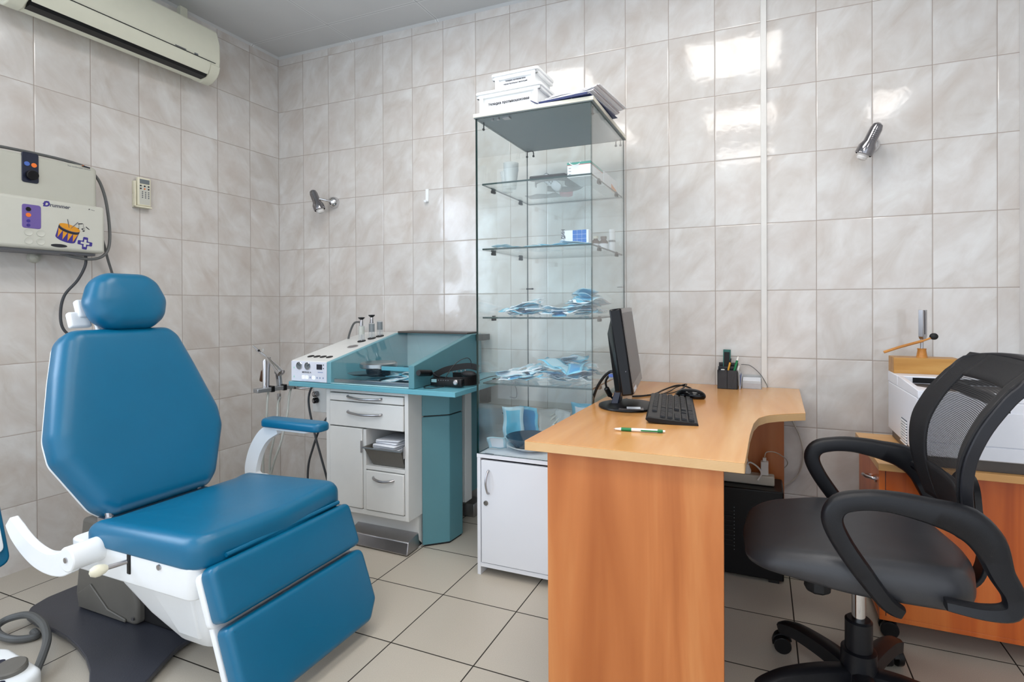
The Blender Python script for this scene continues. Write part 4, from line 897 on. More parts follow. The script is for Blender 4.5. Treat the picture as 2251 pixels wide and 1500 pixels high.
b = MB(); b.M = T3(1.632, -0.542, 0.786) @ RZ(0.08); pad(b, rrect(0.16, 0.03, 0.01), 0.036, 0.006, 0, 0.004, T3(0, 0, -0.022)); cbx = build('control_case', b, 'black', t)
b = MB(); b.M = T3(1.632, -0.542, 0.786) @ RZ(0.08); b.box(-0.072, -0.046, -0.0165, -0.0150, -0.004, 0.010); build('display', b, 'lcd_teal', cbx)
b = MB(); b.M = T3(1.632, -0.542, 0.786) @ RZ(0.08); b.lathe([(0.012, 0), (0.012, 0.010), (0.008, 0.013), (0, 0.013)], (0.052, -0.015, 0.000), (0, -1, 0), 20, cap=False); build('knob', b, 'steel', cbx)
for k in range(5):
    b = MB(); b.M = T3(1.632, -0.542, 0.786) @ RZ(0.08); b.cyl((-0.036+k*0.012, -0.015, 0.006), (-0.036+k*0.012, -0.0165, 0.006), 0.002, 8); build('button', b, 'lcd_grey', cbx)
text('lettering', 'heine', 0.011, (1.607, -0.5595, 0.768), (1, 0.08, 0), (0, 0, 1), 'box_light', cbx) if False else None
for k in range(5):
    b = MB(); b.cyl((1.585+0.022*k, -0.452+0.0*k, 0.832+0.004*k-0.02), (1.585+0.022*k, -0.4555, 0.832+0.004*k-0.02), 0.003, 10); build('rivet', b, 'steel', t)
b = MB(); b.ball((1.70, -0.47, 0.812), 0.04, 16, 1.0, 0.5, 0.42); build('rear_pad', b, 'rubber', t)
b = MB(); b.tube([(1.60, -0.53, 0.790), (1.585, -0.545, 0.806), (1.57, -0.555, 0.818), (1.556, -0.56, 0.822)], 0.0045); b.lathe([(0.009, 0), (0.0145, 0.004), (0.0145, 0.085), (0.012, 0.092), (0, 0.092)], (1.554, -0.558, 0.822), (-0.02, -1, 0.12), 22); build('lamp_arm', b, 'black', t)
b = MB(); b.tube([(1.625, -0.555, 0.79), (1.635, -0.53, 0.83), (1.655, -0.49, 0.87), (1.685, -0.46, 0.885), (1.70, -0.45, 0.872), (1.700, -0.45, 0.845)], 0.0018); b.tube([(1.63, -0.565, 0.766), (1.60, -0.60, 0.762), (1.56, -0.61, 0.762), (1.53, -0.57, 0.762), (1.54, -0.53, 0.764)], 0.0018); build('lead', b, 'cable_black', t)
hose('thin_black_cable', [(1.72, -0.42, 0.775), (1.76, -0.35, 0.79), (1.80, -0.28, 0.78), (1.81, -0.2, 0.72), (1.79, -0.15, 0.66), (1.72, -0.08, 0.645)], 0.002, 'cable_black', 'thin black cable sagging behind the left glass pane of the display cabinet', 'cable')
hose('thin_black_cable', [(1.67, -0.06, 0.42), (1.72, -0.09, 0.415), (1.78, -0.12, 0.405), (1.82, -0.14, 0.38)], 0.003, 'cable_black', 'short black cable low between teal unit and white cabinet', 'cable')
# ================================================================== POUCHES (crumpled sterilisation bags)
def pouch_mesh(w, l, amp, seed, folds=3, curl=0.0, nx=7, ny=11):
    rnd = random.Random(seed); F = [(rnd.uniform(0, PI), rnd.uniform(8, 30), rnd.uniform(0, 6), rnd.uniform(.3, 1)) for _ in range(folds)]
    P = []
    for j in range(ny):
        for i in range(nx):
            u = (i/(nx-1)-0.5)*w; v = (j/(ny-1)-0.5)*l; z = 0
            for a, f, ph, s in F: z += s*abs(((u*math.cos(a)+v*math.sin(a))*f+ph) % 2-1)
            z = z/folds*amp*2 + curl*(v/l*2)**2*abs(v)/l*2 + noise.noise(Vector((u*22+seed, v*22, 0)))*amp*0.4
            P.append((u*(1-0.1*abs(math.sin(v*30+seed))), v, z))
    return P, nx, ny
def pouch(name, m4, w, l, amp, seed, mats, lab, group, folds=3, curl=0.0, seal=True):
    P, nx, ny = pouch_mesh(w, l, amp, seed, folds, curl)
    zmin = min((m4 @ Vector(p)).z for p in P)
    b = MB(); b.M = m4
    fs = []; base = 0; b.v = [tuple(m4 @ Vector(p)) for p in P]
    for j in range(ny-1):
        for i in range(nx-1):
            k = j*nx+i; b.f.append([k, k+1, k+nx+1, k+nx]); b.mi.append(1 if (seal and (j in (0, ny-2) or i in (0, nx-2))) else 0)
    o = build(name, b, mats, None, solid=0.0012, smooth=25)
    return tag(o, lab, 'sterilisation pouch', group)
PM = [['pouch_blue', 'pouch_pale'], ['pouch_pale', 'paper'], ['paper', 'pouch_pale'], ['pouch_deep', 'pouch_blue'], ['pouch_pale', 'pouch_blue'], ['pouch_blue', 'paper']]
def heap(x0, x1, y0, y1, z, hfun, n, seed, lab, group, wl=(0.075, 0.14), amp=0.012, tilt=0.35):
    rnd = random.Random(seed); wts = [0, 0, 1, 1, 2, 3, 4, 4, 5, 5]
    for k in range(n):
        f = k/n; x = rnd.uniform(x0, x1); y = rnd.uniform(y0, y1); h = hfun(x)*f
        s = rnd.uniform(0.8, 1.15); tx, ty = rnd.uniform(-tilt, tilt)*(0.35+0.5*f), rnd.uniform(-tilt, tilt)*(0.35+0.5*f)
        w_, l_ = wl[0]*s, wl[1]*s; rz = rnd.uniform(0, PI)
        m4 = T3(x, y, 0) @ RZ(rz) @ RX(tx) @ RY(ty)
        P, _, _ = pouch_mesh(w_, l_, amp*s, seed*100+k)
        zs = [(m4 @ Vector(p)) for p in P]
        # keep inside the glass and above the shelf
        mx0, mx1 = min(p.x for p in zs), max(p.x for p in zs); my0, my1 = min(p.y for p in zs), max(p.y for p in zs)
        dx = (x0-0.02-mx0) if mx0 < x0-0.02 else ((x1+0.02-mx1) if mx1 > x1+0.02 else 0)
        dy = (y0-0.02-my0) if my0 < y0-0.02 else ((y1+0.02-my1) if my1 > y1+0.02 else 0)
        m4 = T3(dx, dy, z+0.002-min(p.z for p in zs)+h) @ m4
        pi = wts[rnd.randrange(10)]; mc = m4 @ Vector((0, 0, 0))
        where = ('bottom', 'lower', 'middle', 'upper', 'top')[min(4, int(5*f))]+' '+('left' if mc.x < x0+(x1-x0)/3 else 'right' if mc.x > x1-(x1-x0)/3 else 'centre')+(' front' if mc.y < (y0+y1)/2 else ' back')
        hue = ('sky blue', 'pale white-rimmed', 'white paper', 'deep blue', 'very pale blue', 'blue and white')[pi]
        pouch('sterilisation_pouch', m4, w_, l_, amp*s, seed*100+k, PM[pi], hue+' pouch, '+where+' of '+lab, group)
# pouches and instruments in the bay
heap(1.12, 1.47, -0.60, -0.40, SZ+0.009, lambda x: 0.012, 6, 3, 'layer on the steel tray', 'pouches in the console bay', amp=0.008, tilt=0.12)
heap(1.22, 1.46, -0.35, -0.13, SZ+0.009, lambda x: 0.04, 6, 4, 'heap behind in the console', 'pouches at the back of the console bay', amp=0.014, tilt=0.3)
b = MB(); b.lathe([(0.0, 0.0), (0.06, 0.001), (0.082, 0.010), (0.085, 0.012), (0.080, 0.012), (0.06, 0.004), (0.0, 0.003)], (1.19, -0.56, SZ+0.036), (0, 0.02, 1), 36, cap=False); tag(build('steel_dish', b, 'steel'), 'shallow round steel dish on the pouches in the console bay', 'dish')
b = MB(); b.tube([(1.09, -0.34, 0.80), (1.12, -0.37, 0.80), (1.16, -0.40, 0.795), (1.19, -0.42, 0.79)], 0.008, rs=[0.010, 0.009, 0.006, 0.003]); tag(build('steel_handpiece', b, 'chrome'), 'chrome curved handpiece lying inside the console bay', 'instrument')

# ================================================================== GLASS DISPLAY CABINET
XL, XR, YF, YB = 1.838, 2.346, -0.640, -0.115
R_ = thing('display_cabinet', 'tall glass display cabinet on a white cupboard base with blue pouches inside', 'display cabinet', ((XL+XR)/2, -0.38, 0))
b = MB(); b.box(XL, XL+0.016, YF, YB, 0, 0.491); b.box(XR-0.016, XR, YF, YB, 0, 0.491); b.box(XL+0.016, XR-0.016, YF, YB, 0.035, 0.052); b.box(XL+0.016, XR-0.016, YB-0.008, YB, 0.052, 0.491); b.box(XL-0.001, XR+0.001, YF-0.001, YB, 0.491, 0.507)
build('cupboard', b, 'cab_white', R_, bevel=0.001)
b = MB(); b.box(XL+0.021, XR-0.021, YF-0.002, YF+0.014, 0.055, 0.482); dr = build('cupboard_door', b, 'cab_white', R_, bevel=0.001)
b = MB(); b.tube([(1.894, YF-0.002, 0.442), (1.893, YF-0.014, 0.434), (1.892, YF-0.026, 0.395), (1.893, YF-0.014, 0.354), (1.894, YF-0.002, 0.346)], 0.0042); build('handle', b, 'steel', dr)
b = MB(); b.lathe([(0.010, 0), (0.010, 0.004), (0.007, 0.005), (0.006, 0.003), (0, 0.003)], (1.881, YF-0.002, 0.305), (0, -1, 0), 22, cap=False); build('lock', b, 'grey_plastic', dr)
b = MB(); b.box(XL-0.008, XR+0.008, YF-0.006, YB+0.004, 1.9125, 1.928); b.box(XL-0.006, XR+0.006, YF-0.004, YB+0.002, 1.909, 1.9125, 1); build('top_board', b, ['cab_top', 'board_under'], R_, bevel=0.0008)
def pane(name, axis, at, a0, a1, z0, z1, parent, t=0.006):
    """glass sheet: big faces clear, thin edges dark green"""
    b = MB(); e0, e1 = at-t/2, at+t/2
    if axis == 'x': P = [(e0, a0, z0), (e0, a1, z0), (e0, a1, z1), (e0, a0, z1), (e1, a0, z0), (e1, a1, z0), (e1, a1, z1), (e1, a0, z1)]
    elif axis == 'y': P = [(a0, e0, z0), (a1, e0, z0), (a1, e0, z1), (a0, e0, z1), (a0, e1, z0), (a1, e1, z0), (a1, e1, z1), (a0, e1, z1)]
    else: P = [(a0, z0, e0), (a1, z0, e0), (a1, z1, e0), (a0, z1, e0), (a0, z0, e1), (a1, z0, e1), (a1, z1, e1), (a0, z1, e1)]
    b.add(P, [(0, 1, 2, 3)], 0); b.v = b.v[:8]; b.add([], [], 0)
    b.f = [[0, 1, 2, 3], [4, 7, 6, 5], [0, 4, 5, 1], [1, 5, 6, 2], [2, 6, 7, 3], [3, 7, 4, 0]]; b.mi = [0, 0, 1, 1, 1, 1]
    return build(name, b, ['glass', 'glass_edge'], parent, smooth=0)
pane('side_pane', 'x', XL+0.004, YF+0.004, YB-0.003, 0.508, 1.9085, R_)
pane('side_pane', 'x', XR-0.004, YF+0.004, YB-0.003, 0.508, 1.9085, R_)
pane('rear_pane', 'y', YB-0.003, XL+0.005, XR-0.005, 0.508, 1.9085, R_)
fd = pane('glass_door', 'y', YF+0.001, XL+0.001, XR-0.001, 0.509, 1.908, R_)
b = MB(); b.box(1.876, 1.915, YF-0.002, YF+0.004, 0.5075, 0.5125); build('door_pivot', b, 'steel', fd)
SH = [1.637, 1.364, 1.076, 0.800]
for i, z in enumerate(SH):
    s = pane('glass_shelf', 'z', z, XL+0.018, XR-0.010, YF+0.022, YB-0.012, R_, 0.007)
    for (x, y) in ((XL+0.012, -0.505), (XL+0.012, -0.218), (XR-0.012, -0.505), (XR-0.012, -0.225)):
        b = MB(); b.box(x-0.006, x+0.006, y-0.014, y+0.014, z-0.016, z-0.0035); b.box(x-0.004, x+0.004, y-0.012, y+0.012, z-0.0035, z+0.006); build('shelf_clip', b, 'black_gloss', s, bevel=0.002)
for (x, y, dx, dy) in ((XL+0.012, -0.59, 0.03, 0), (XL+0.012, YB-0.02, 0, 0), (XR-0.012, -0.59, -0.02, 0), (XR-0.012, YB-0.03, 0, 0)):
    b = MB(); b.tube([(x, y, 1.908), (x, y, 1.882)], 0.0028, smooth=0); b.ball((x, y-0.002, 1.878), 0.006, 10)
    if dy == 0 and dx == 0: b.tube([(x, y, 1.903), (x+(0.03 if x < 2 else -0.02), y, 1.903), (x+(0.035 if x < 2 else -0.022), y, 1.882)], 0.0028); b.ball((x+(0.035 if x < 2 else -0.022), y-0.002, 1.878), 0.006, 10)
    build('pane_bracket', b, 'black', R_)
b = MB(); b.tube([(XL+0.008, YB-0.02, 1.21), (XL+0.035, YB-0.015, 1.21)], 0.003, smooth=0); b.ball((XL+0.008, YB-0.02, 1.21), 0.005, 10); b.ball((XL+0.036, YB-0.015, 1.21), 0.005, 10); build('corner_connector', b, 'black', R_)
b = MB(); b.tube([(XR-0.008, YB-0.02, 1.212), (XR-0.033, YB-0.015, 1.212)], 0.003, smooth=0); b.ball((XR-0.008, YB-0.02, 1.212), 0.005, 10); build('corner_connector', b, 'steel', R_)
b = MB(); b.lathe([(0.0065, 0), (0.0065, 0.008), (0.004, 0.009), (0, 0.009)], (1.905, -0.615, 1.909), (0, 0, -1), 16); b.lathe([(0.0065, 0), (0.0065, 0.008), (0.004, 0.009), (0, 0.009)], (1.932, -0.615, 1.909), (0, 0, -1), 16); b.box(1.955, 1.985, -0.625, -0.60, 1.901, 1.909); build('door_catch', b, 'steel', R_)
# ---- on top of the display cabinet
def lidded_box(x0, x1, y0, y1, z0, z1, rz, lab, lines, ts):
    cx, cy = (x0+x1)/2, (y0+y1)/2
    t = thing('lidded_tub', lab, 'storage box', (cx, cy, z0)); m = T3(cx, cy, 0) @ RZ(rz) @ T3(-cx, -cy, 0)
    b = MB(); b.M = m
    o0 = rrect(x1-x0-0.040, y1-y0-0.040, 0.012, c=(cx, cy)); o1 = rrect(x1-x0-0.034, y1-y0-0.034, 0.012, c=(cx, cy))
    b.loft([[(x, y, z0) for x, y in o0], [(x, y, z1-0.012) for x, y in o1]]); tub = build('tub', b, 'box_white_hdpe', t, bevel=0.001)
    b = MB(); b.M = m
    for xa in (x0+0.018, x1-0.036):
        b.box(xa, xa+0.018, y0+0.006, y0+0.022, z0, z1-0.014); b.box(xa, xa+0.018, y1-0.022, y1-0.006, z0, z1-0.014)
    b.box(x0+0.005, x1-0.005, y0+0.005, y0+0.018, z1-0.026, z1-0.012); b.box(x1-0.018, x1-0.005, y0+0.005, y1-0.005, z1-0.026, z1-0.012); b.box(x0+0.005, x0+0.018, y0+0.005, y1-0.005, z1-0.026, z1-0.012)
    build('moulded_rim', b, 'box_white_hdpe', t, bevel=0.003)
    b = MB(); b.M = m; pad(b, rrect(x1-x0, y1-y0, 0.016, c=(cx, cy)), 0.012, 0.004, -0.002, 0.002, T3(0, 0, z1-0.012)); b.prism(rrect(x1-x0-0.05, y1-y0-0.05, 0.015, c=(cx, cy)), 'z', z1-0.002, z1+0.003); build('lid', b, 'box_white_hdpe', t)
    rt = m.to_3x3() @ Vector((1, 0, 0)); nn = m.to_3x3() @ Vector((0, -1, 0))
    p = m @ Vector((cx, y0+0.0148, 0)); 
    b = MB(); b.M = m; w = (x1-x0)*0.34; b.box(cx-w, cx+w, y0+0.0155, y0+0.0168, z0+0.004, z1-0.030); build('paper_label', b, 'paper', tub, smooth=0)
    for k, ln in enumerate(lines):
        q = Vector((p.x, p.y, z0+(z1-z0)*0.42-k*ts*1.5+(len(lines)-1)*ts*0.5))+nn*0.001
        text('lettering', ln, ts, q, rt, (0, 0, 1), 'ink', tub, 'CENTER', bold=0.0004 if len(lines) == 1 else 0.0002)
lidded_box(1.823, 2.132, -0.618, -0.40, 1.9285, 2.030, -0.035, 'larger white lidded tub with printed label, under the smaller one on the cabinet', ['Укладка противошоковая'], 0.0155)
lidded_box(1.890, 2.112, -0.602, -0.432, 2.0335, 2.103, -0.04, 'smaller white lidded tub stacked on the larger tub on top of the cabinet', ['Укладка профилактики', 'парентеральных инфекций'], 0.0085)
t = thing('document_folder', 'navy plastic folder full of papers lying on the right of the cabinet top', 'folder', (2.24, -0.50, 1.929))
mf = T3(2.245, -0.50, 1.9300) @ RZ(-0.10) @ RY(-0.01)
b = MB(); b.M = mf; b.box(-0.105, 0.115, -0.150, 0.155, 0.0, 0.0018); b.box(-0.105, 0.105, -0.152, -0.1505, 0.0, 0.009); b.prism([(-0.105, 0.0), (-0.145, 0.022), (-0.143, 0.024), (-0.103, 0.002)], 'y', -0.150, 0.155); build('cover', b, 'navy', t, bevel=0.0005)
for k in range(9):
    b = MB(); b.M = mf @ T3(0.012*k*0.4+random.uniform(-.006, .006), random.uniform(-.008, .008)+0.003*k, 0.003+k*0.0042) @ RZ(random.uniform(-.04, .04))
    P = []; 
    for j in range(2):
        for i in range(9):
            x = -0.10+i*0.205/8; P.append((x, (-0.145, 0.145)[j], 0.002*math.sin(i+k)+(0.006 if i == 8 else 0)*(k/9)))
    b.add(P, [(i, i+1, i+10, i+9) for i in range(8)])
    o = build('paper_sheets', b, 'paper_shade' if k % 3 == 1 else 'paper', None, solid=0.0022, smooth=0); tag(o, 'sheaf of white papers in the navy folder, '+('lowest', 'second from the bottom', 'third from the bottom', 'fourth from the bottom', 'fifth from the bottom', 'sixth from the bottom', 'seventh from the bottom', 'second from the top', 'topmost')[k], 'papers', 'papers in the navy folder')
# ---- top shelf
Z1 = SH[0]+0.0037
def cup(x, y, z, lab, n, h=0.095, group=None):
    for k in range(n):
        b = MB(); zz = z+k*0.0075
        b.lathe([(0, 0.001), (0.022, 0.001), (0.0225, 0), (0.032, h), (0.0335, h+0.001), (0.0335, h-0.002), (0.0315, h-0.002), (0.0215, 0.003), (0, 0.003)], (x, y, zz), (0, 0, 1), 28, cap=False)
        tag(build('plastic_cup', b, 'cup'), lab+(', '+('outermost and lowest', 'second from the bottom', 'middle one', 'second from the top', 'topmost')[k] if n > 1 else ''), 'cup', group)
cup(1.925, -0.48, Z1, 'clear cup of the nested stack on the top shelf', 5, 0.082, 'nested disposable cups')
cup(1.878, -0.42, Z1, 'single clear disposable cup behind the nested stack on the top shelf', 1, 0.09)
t = thing('magnifier_headband', 'black magnifier headband with curved visor lying on the top glass shelf', 'headband', (2.14, -0.46, Z1))
b = MB(); b.sweep(arc(2.135, -0.44, 0.10, 0.115, -PI*0.95, PI*0.8, 28, Z1+0.0125), [(-0.002, -0.012), (0.002, -0.012), (0.002, 0.012), (-0.002, 0.012)]); build('band', b, 'black', t)
b = MB(); b.lathe([(0.055, 0.0), (0.056, 0.03), (0.044, 0.048), (0.022, 0.058), (0, 0.060)], (2.225, -0.45, Z1+0.0005), (0, 0, 1), 30, cap=False); build('visor', b, 'nylon_grey', t, solid=0.002)
b = MB(); b.box(2.055, 2.215, -0.580, -0.555, Z1+0.001, Z1+0.022); build('front_bar', b, 'black', t, bevel=0.006, seg=3)
b = MB(); b.M = T3(2.085, -0.33, Z1+0.034) @ RY(0.95) @ RZ(0.0); pad(b, rrect(0.11, 0.045, 0.02), 0.018, 0.006, 0, 0.004, T3(0, 0, -0.009) @ RX(0)); b.M = T3(2.085, -0.33, Z1+0.034)
t = thing('small_handset', 'small silver grey handset leaning behind the black headband on the top shelf', 'handset', (2.06, -0.34, Z1))
mh = T3(2.068, -0.35, Z1+0.043) @ RY(0.70) @ RX(PI/2)
b = MB(); pad(b, rrect(0.11, 0.042, 0.020, 6), 0.016, 0.005, 0, 0.004, mh @ T3(0, 0, -0.008)); build('body', b, 'alu', t)
b = MB(); b.M = mh; 
for i in range(4):
    for j in range(2): b.box(-0.035+i*0.011, -0.028+i*0.011, -0.008+j*0.009, -0.002+j*0.009, 0.008, 0.0088)
build('keypad', b, 'ink', t, smooth=0)
t = thing('mask_box', 'white carton with green top and white elastic loops at the right of the top shelf', 'box', (2.27, -0.50, Z1))
b = MB(); b.box(2.222, 2.320, -0.575, -0.40, Z1, Z1+0.050); build('carton', b, 'paper', t, bevel=0.001)
b = MB(); b.box(2.2215, 2.3205, -0.5755, -0.3995, Z1+0.0505, Z1+0.060); build('green_band', b, 'green_card', t, smooth=0)
b = MB(); b.box(2.2214, 2.3206, -0.5756, -0.3994, Z1+0.0485, Z1+0.0505); build('red_line', b, 'red_card', t, smooth=0)
for k in range(3):
    b = MB(); b.box(2.228, 2.238, -0.5756, -0.575, Z1+0.012+k*0.012, Z1+0.014+k*0.012); build('printed_line', b, 'ink_grey', t, smooth=0)
b = MB(); b.tube([(2.235, -0.56, Z1+0.064), (2.232, -0.578, Z1+0.058), (2.25, -0.580, Z1+0.047), (2.27, -0.578, Z1+0.050), (2.275, -0.565, Z1+0.063), (2.26, -0.53, Z1+0.072), (2.24, -0.52, Z1+0.066), (2.26, -0.50, Z1+0.070), (2.30, -0.53, Z1+0.068), (2.31, -0.55, Z1+0.063)], 0.0016)
tag(build('elastic_loop', b, 'elastic'), 'white elastic face mask loop draped over the green topped carton', 'elastic')
t = thing('small_carton', 'white carton with an orange corner at the back right of the top shelf', 'box', (2.30, -0.25, Z1))
b = MB(); b.box(2.262, 2.322, -0.385, -0.16, Z1, Z1+0.062); build('carton', b, 'paper', t, bevel=0.001)
b = MB(); b.prism([(-0.27, Z1+0.001), (-0.18, Z1+0.001), (-0.18, Z1+0.018), (-0.27, Z1+0.032)], 'x', 2.322, 2.3226); build('orange_corner', b, 'orange_card', t, smooth=0)
b = MB(); b.prism([(1.915+0.16*i/16, -0.31+0.012*math.sin(i*0.7)) for i in range(17)]+[(2.075-0.16*i/16, -0.235+(0.006 if i % 2 else 0)) for i in range(17)], 'z', Z1, Z1+0.004)
tag(build('serrated_strip', b, 'nylon_grey'), 'flat grey strip with a scalloped edge lying on the top shelf', 'strip')
b = MB(); b.lathe([(0, 0), (0.03, 0), (0.034, 0.028), (0.030, 0.030), (0, 0.030)], (2.10, -0.25, Z1), (0, 0, 1), 24, cap=False)
tag(build('gauze_roll', b, 'pink'), 'round pink packet seen through the top glass shelf', 'packet')
# ---- second shelf
Z2 = SH[1]+0.0037
t = thing('medicine_carton', 'white medicine carton with a blue grid on the second shelf', 'box', (2.22, -0.45, Z2))
b = MB(); b.M = T3(2.220, -0.45, Z2+0.020) @ RZ(-0.02); b.box(-0.060, 0.060, -0.026, 0.026, 0, 0.056); build('carton', b, 'paper', t, bevel=0.0008)
for i in range(3):
    for j in range(3):
        b = MB(); b.M = T3(2.220, -0.45, Z2+0.020) @ RZ(-0.02); b.box(-0.010+i*0.0205, 0.0095+i*0.0205, -0.0266, -0.026, 0.001+j*0.0185, 0.0185+j*0.0185); build('blue_square', b, 'blue_card', t, smooth=0)
text('lettering', 'ИДИН', 0.019, (2.173, -0.4762, Z2+0.024), (0, 0, 1), (-1, 0, 0), 'ink', t, bold=0.0006)
b = MB(); b.box(2.165, 2.285, -0.470, -0.42, Z2, Z2+0.0195); tag(build('flat_packet', b, 'pouch_pale', bevel=0.003), 'flat pale packet under the blue grid carton', 'packet')
def bottle(name, x, y, z, r, h, m, cap, lab, labelm=None, neck=0.5):
    t = thing(name, lab, 'bottle', (x, y, z))
    b = MB(); b.lathe([(0, 0), (r*0.95, 0.0), (r, 0.003), (r, h*0.68), (r*neck, h*0.80), (r*neck, h*0.86), (0, h*0.86)], (x, y, z), (0, 0, 1), 24, cap=False); build('body', b, m, t)
    b = MB(); b.lathe([(r*neck*1.2, h*0.85), (r*neck*1.2, h), (0, h)], (x, y, z), (0, 0, 1), 20, cap=False); build('cap', b, cap, t)
    if labelm:
        b = MB(); b.lathe([(r*1.015, h*0.12), (r*1.015, h*0.55)], (x, y, z), (0, 0, 1), 24, cap=False); build('bottle_label', b, labelm, t)
bottle('medicine_bottle', 2.232, -0.215, Z2, 0.020, 0.080, 'brown_bottle', 'cab_top', 'brown glass bottle with pale cap at the back right of the second shelf', 'paper')
bottle('medicine_bottle', 2.276, -0.235, Z2, 0.020, 0.074, 'brown_bottle', 'brown_bottle', 'wide brown bottle with dark cap, between the capped bottle and the white one', 'paper', 0.6)
t = thing('medicine_bottle', 'tall white bottle with grey band at the right end of the second shelf', 'bottle', (2.312, -0.235, Z2))
b = MB(); b.lathe([(0, 0), (0.0145, 0), (0.015, 0.002), (0.015, 0.052), (0.013, 0.055), (0, 0.055)], (2.318, -0.245, Z2), (0, 0, 1), 24, cap=False); build('body', b, 'paper', t)
b = MB(); b.lathe([(0.0155, 0.045), (0.0155, 0.052), (0.0155, 0.053)], (2.318, -0.245, Z2), (0, 0, 1), 24, cap=False); build('grey_band', b, 'lcd_grey', t)
b = MB(); b.lathe([(0.0145, 0.055), (0.0145, 0.100), (0.012, 0.103), (0, 0.103)], (2.318, -0.245, Z2), (0, 0, 1), 24, cap=False); build('cap', b, 'white_gloss', t)
L2 = 'flat heap, second shelf'
heap(1.89, 2.10, -0.56, -0.25, Z2, lambda x: 0.012, 7, 11, L2, 'pouches on the second shelf', amp=0.010, tilt=0.12)
heap(2.06, 2.31, -0.57, -0.49, Z2, lambda x: 0.010, 4, 12, L2, 'pouches on the second shelf', amp=0.008, tilt=0.10)
# ---- third shelf
Z3 = SH[2]+0.0037
heap(1.885, 2.07, -0.56, -0.30, Z3, lambda x: 0.036, 15, 21, 'left heap, third shelf', 'left heap, third shelf', amp=0.013, tilt=0.35)
heap(2.09, 2.19, -0.56, -0.30, Z3, lambda x: 0.020, 9, 22, 'middle heap, third shelf', 'middle heap on the third shelf', amp=0.012, tilt=0.3)
heap(2.20, 2.31, -0.56, -0.28, Z3, lambda x: 0.075, 20, 23, 'tall right heap, third shelf', 'right heap on the third shelf', amp=0.013, tilt=0.35)
# ---- fourth shelf
Z4 = SH[3]+0.0037
heap(1.89, 2.08, -0.57, -0.34, Z4, lambda x: 0.020+0.03*(x-1.87)/0.2, 14, 31, 'left heap, lowest shelf', 'left heap, lowest shelf', amp=0.014, tilt=0.30)
heap(2.08, 2.31, -0.57, -0.30, Z4, lambda x: 0.062, 28, 32, 'right heap, lowest shelf', 'right heap, lowest shelf', amp=0.016, tilt=0.35)
# ---- cabinet floor
ZB = 0.5085
b = MB(); b.lathe([(0, 0), (0.060, 0.001), (0.095, 0.018), (0.108, 0.024), (0.104, 0.025), (0.088, 0.020), (0.055, 0.004), (0, 0.004)], (2.025, -0.500, ZB), (0, 0, 1), 36, cap=False)
tag(build('white_bowl', b, 'white_gloss'), 'shallow white plate under the blue bowl at the bottom of the display cabinet', 'plate')
b = MB(); b.lathe([(0, 0.012), (0.060, 0.013), (0.088, 0.040), (0.100, 0.056), (0.096, 0.057), (0.084, 0.042), (0.056, 0.018), (0, 0.017)], (2.015, -0.500, ZB), (0, 0, 1), 36, cap=False)
tag(build('blue_bowl', b, 'dish_blue'), 'dark blue bowl on the white plate at the bottom of the display cabinet', 'bowl')
def standing(x, y, z, w, l, rz, lean, seed, mats, lab, amp=0.012):
    m4 = T3(x, y, z+l/2*math.cos(lean)) @ RZ(rz) @ RX(PI/2-lean)
    P, _, _ = pouch_mesh(w, l, amp, seed); zm = min((m4 @ Vector(p)).z for p in P)
    pouch('sterilisation_pouch', T3(0, 0, z+0.002-zm) @ m4, w, l, amp, seed, mats, lab, None)
standing(1.905, -0.42, ZB, 0.10, 0.165, 0.30, -0.20, 51, ['pouch_blue', 'pouch_pale'], 'tall blue pouch standing behind the blue bowl, leaning left', 0.018)
standing(1.965, -0.37, ZB, 0.11, 0.155, -0.2, -0.10, 52, ['pouch_deep', 'pouch_blue'], 'deep blue pouch standing beside the tall blue one behind the bowl', 0.018)
standing(1.900, -0.575, ZB, 0.085, 0.085, 0.35, -0.75, 53, ['paper', 'pouch_pale'], 'white paper pouch folded forward at the left front of the cabinet floor', 0.012)
standing(2.05, -0.36, ZB, 0.10, 0.15, 0.7, 0.35, 54, ['cup', 'cup'], 'clear plastic bag of grey instruments behind the blue bowl', 0.014)
standing(2.12, -0.37, ZB, 0.10, 0.15, -0.6, 0.25, 55, ['cup', 'cup'], 'clear plastic bag leaning right behind the blue bowl', 0.014)
standing(2.165, -0.45, ZB, 0.09, 0.12, -0.3, -0.45, 56, ['pouch_blue', 'paper'], 'light blue pouch leaning at the right of the blue bowl', 0.012)
standing(2.20, -0.30, ZB, 0.12, 0.175, -0.1, -0.1, 57, ['paper', 'pouch_blue'], 'large white pouch standing at the back right of the cabinet floor', 0.02)
for k in range(4):
    b = MB(); b.tube([(1.99+0.03*k, -0.37, ZB+0.05), (2.03+0.03*k, -0.35, ZB+0.10), (2.07+0.028*k, -0.34, ZB+0.125+0.004*k)], 0.004, rs=[0.003, 0.005, 0.0035]); tag(build('plastic_instrument', b, 'box_light'), ('leftmost', 'second from left', 'third from left', 'rightmost')[k]+' pale grey plastic instrument behind the blue bowl', 'instrument', 'plastic instruments behind the bowl')
hose('thin_black_cable', [(1.70, -0.13, 0.57), (1.80, -0.22, 0.55), (1.90, -0.32, 0.53), (1.92, -0.36, 0.515)], 0.0022, 'cable_black', 'thin dark lead trailing into the left of the display cabinet floor', 'cable')

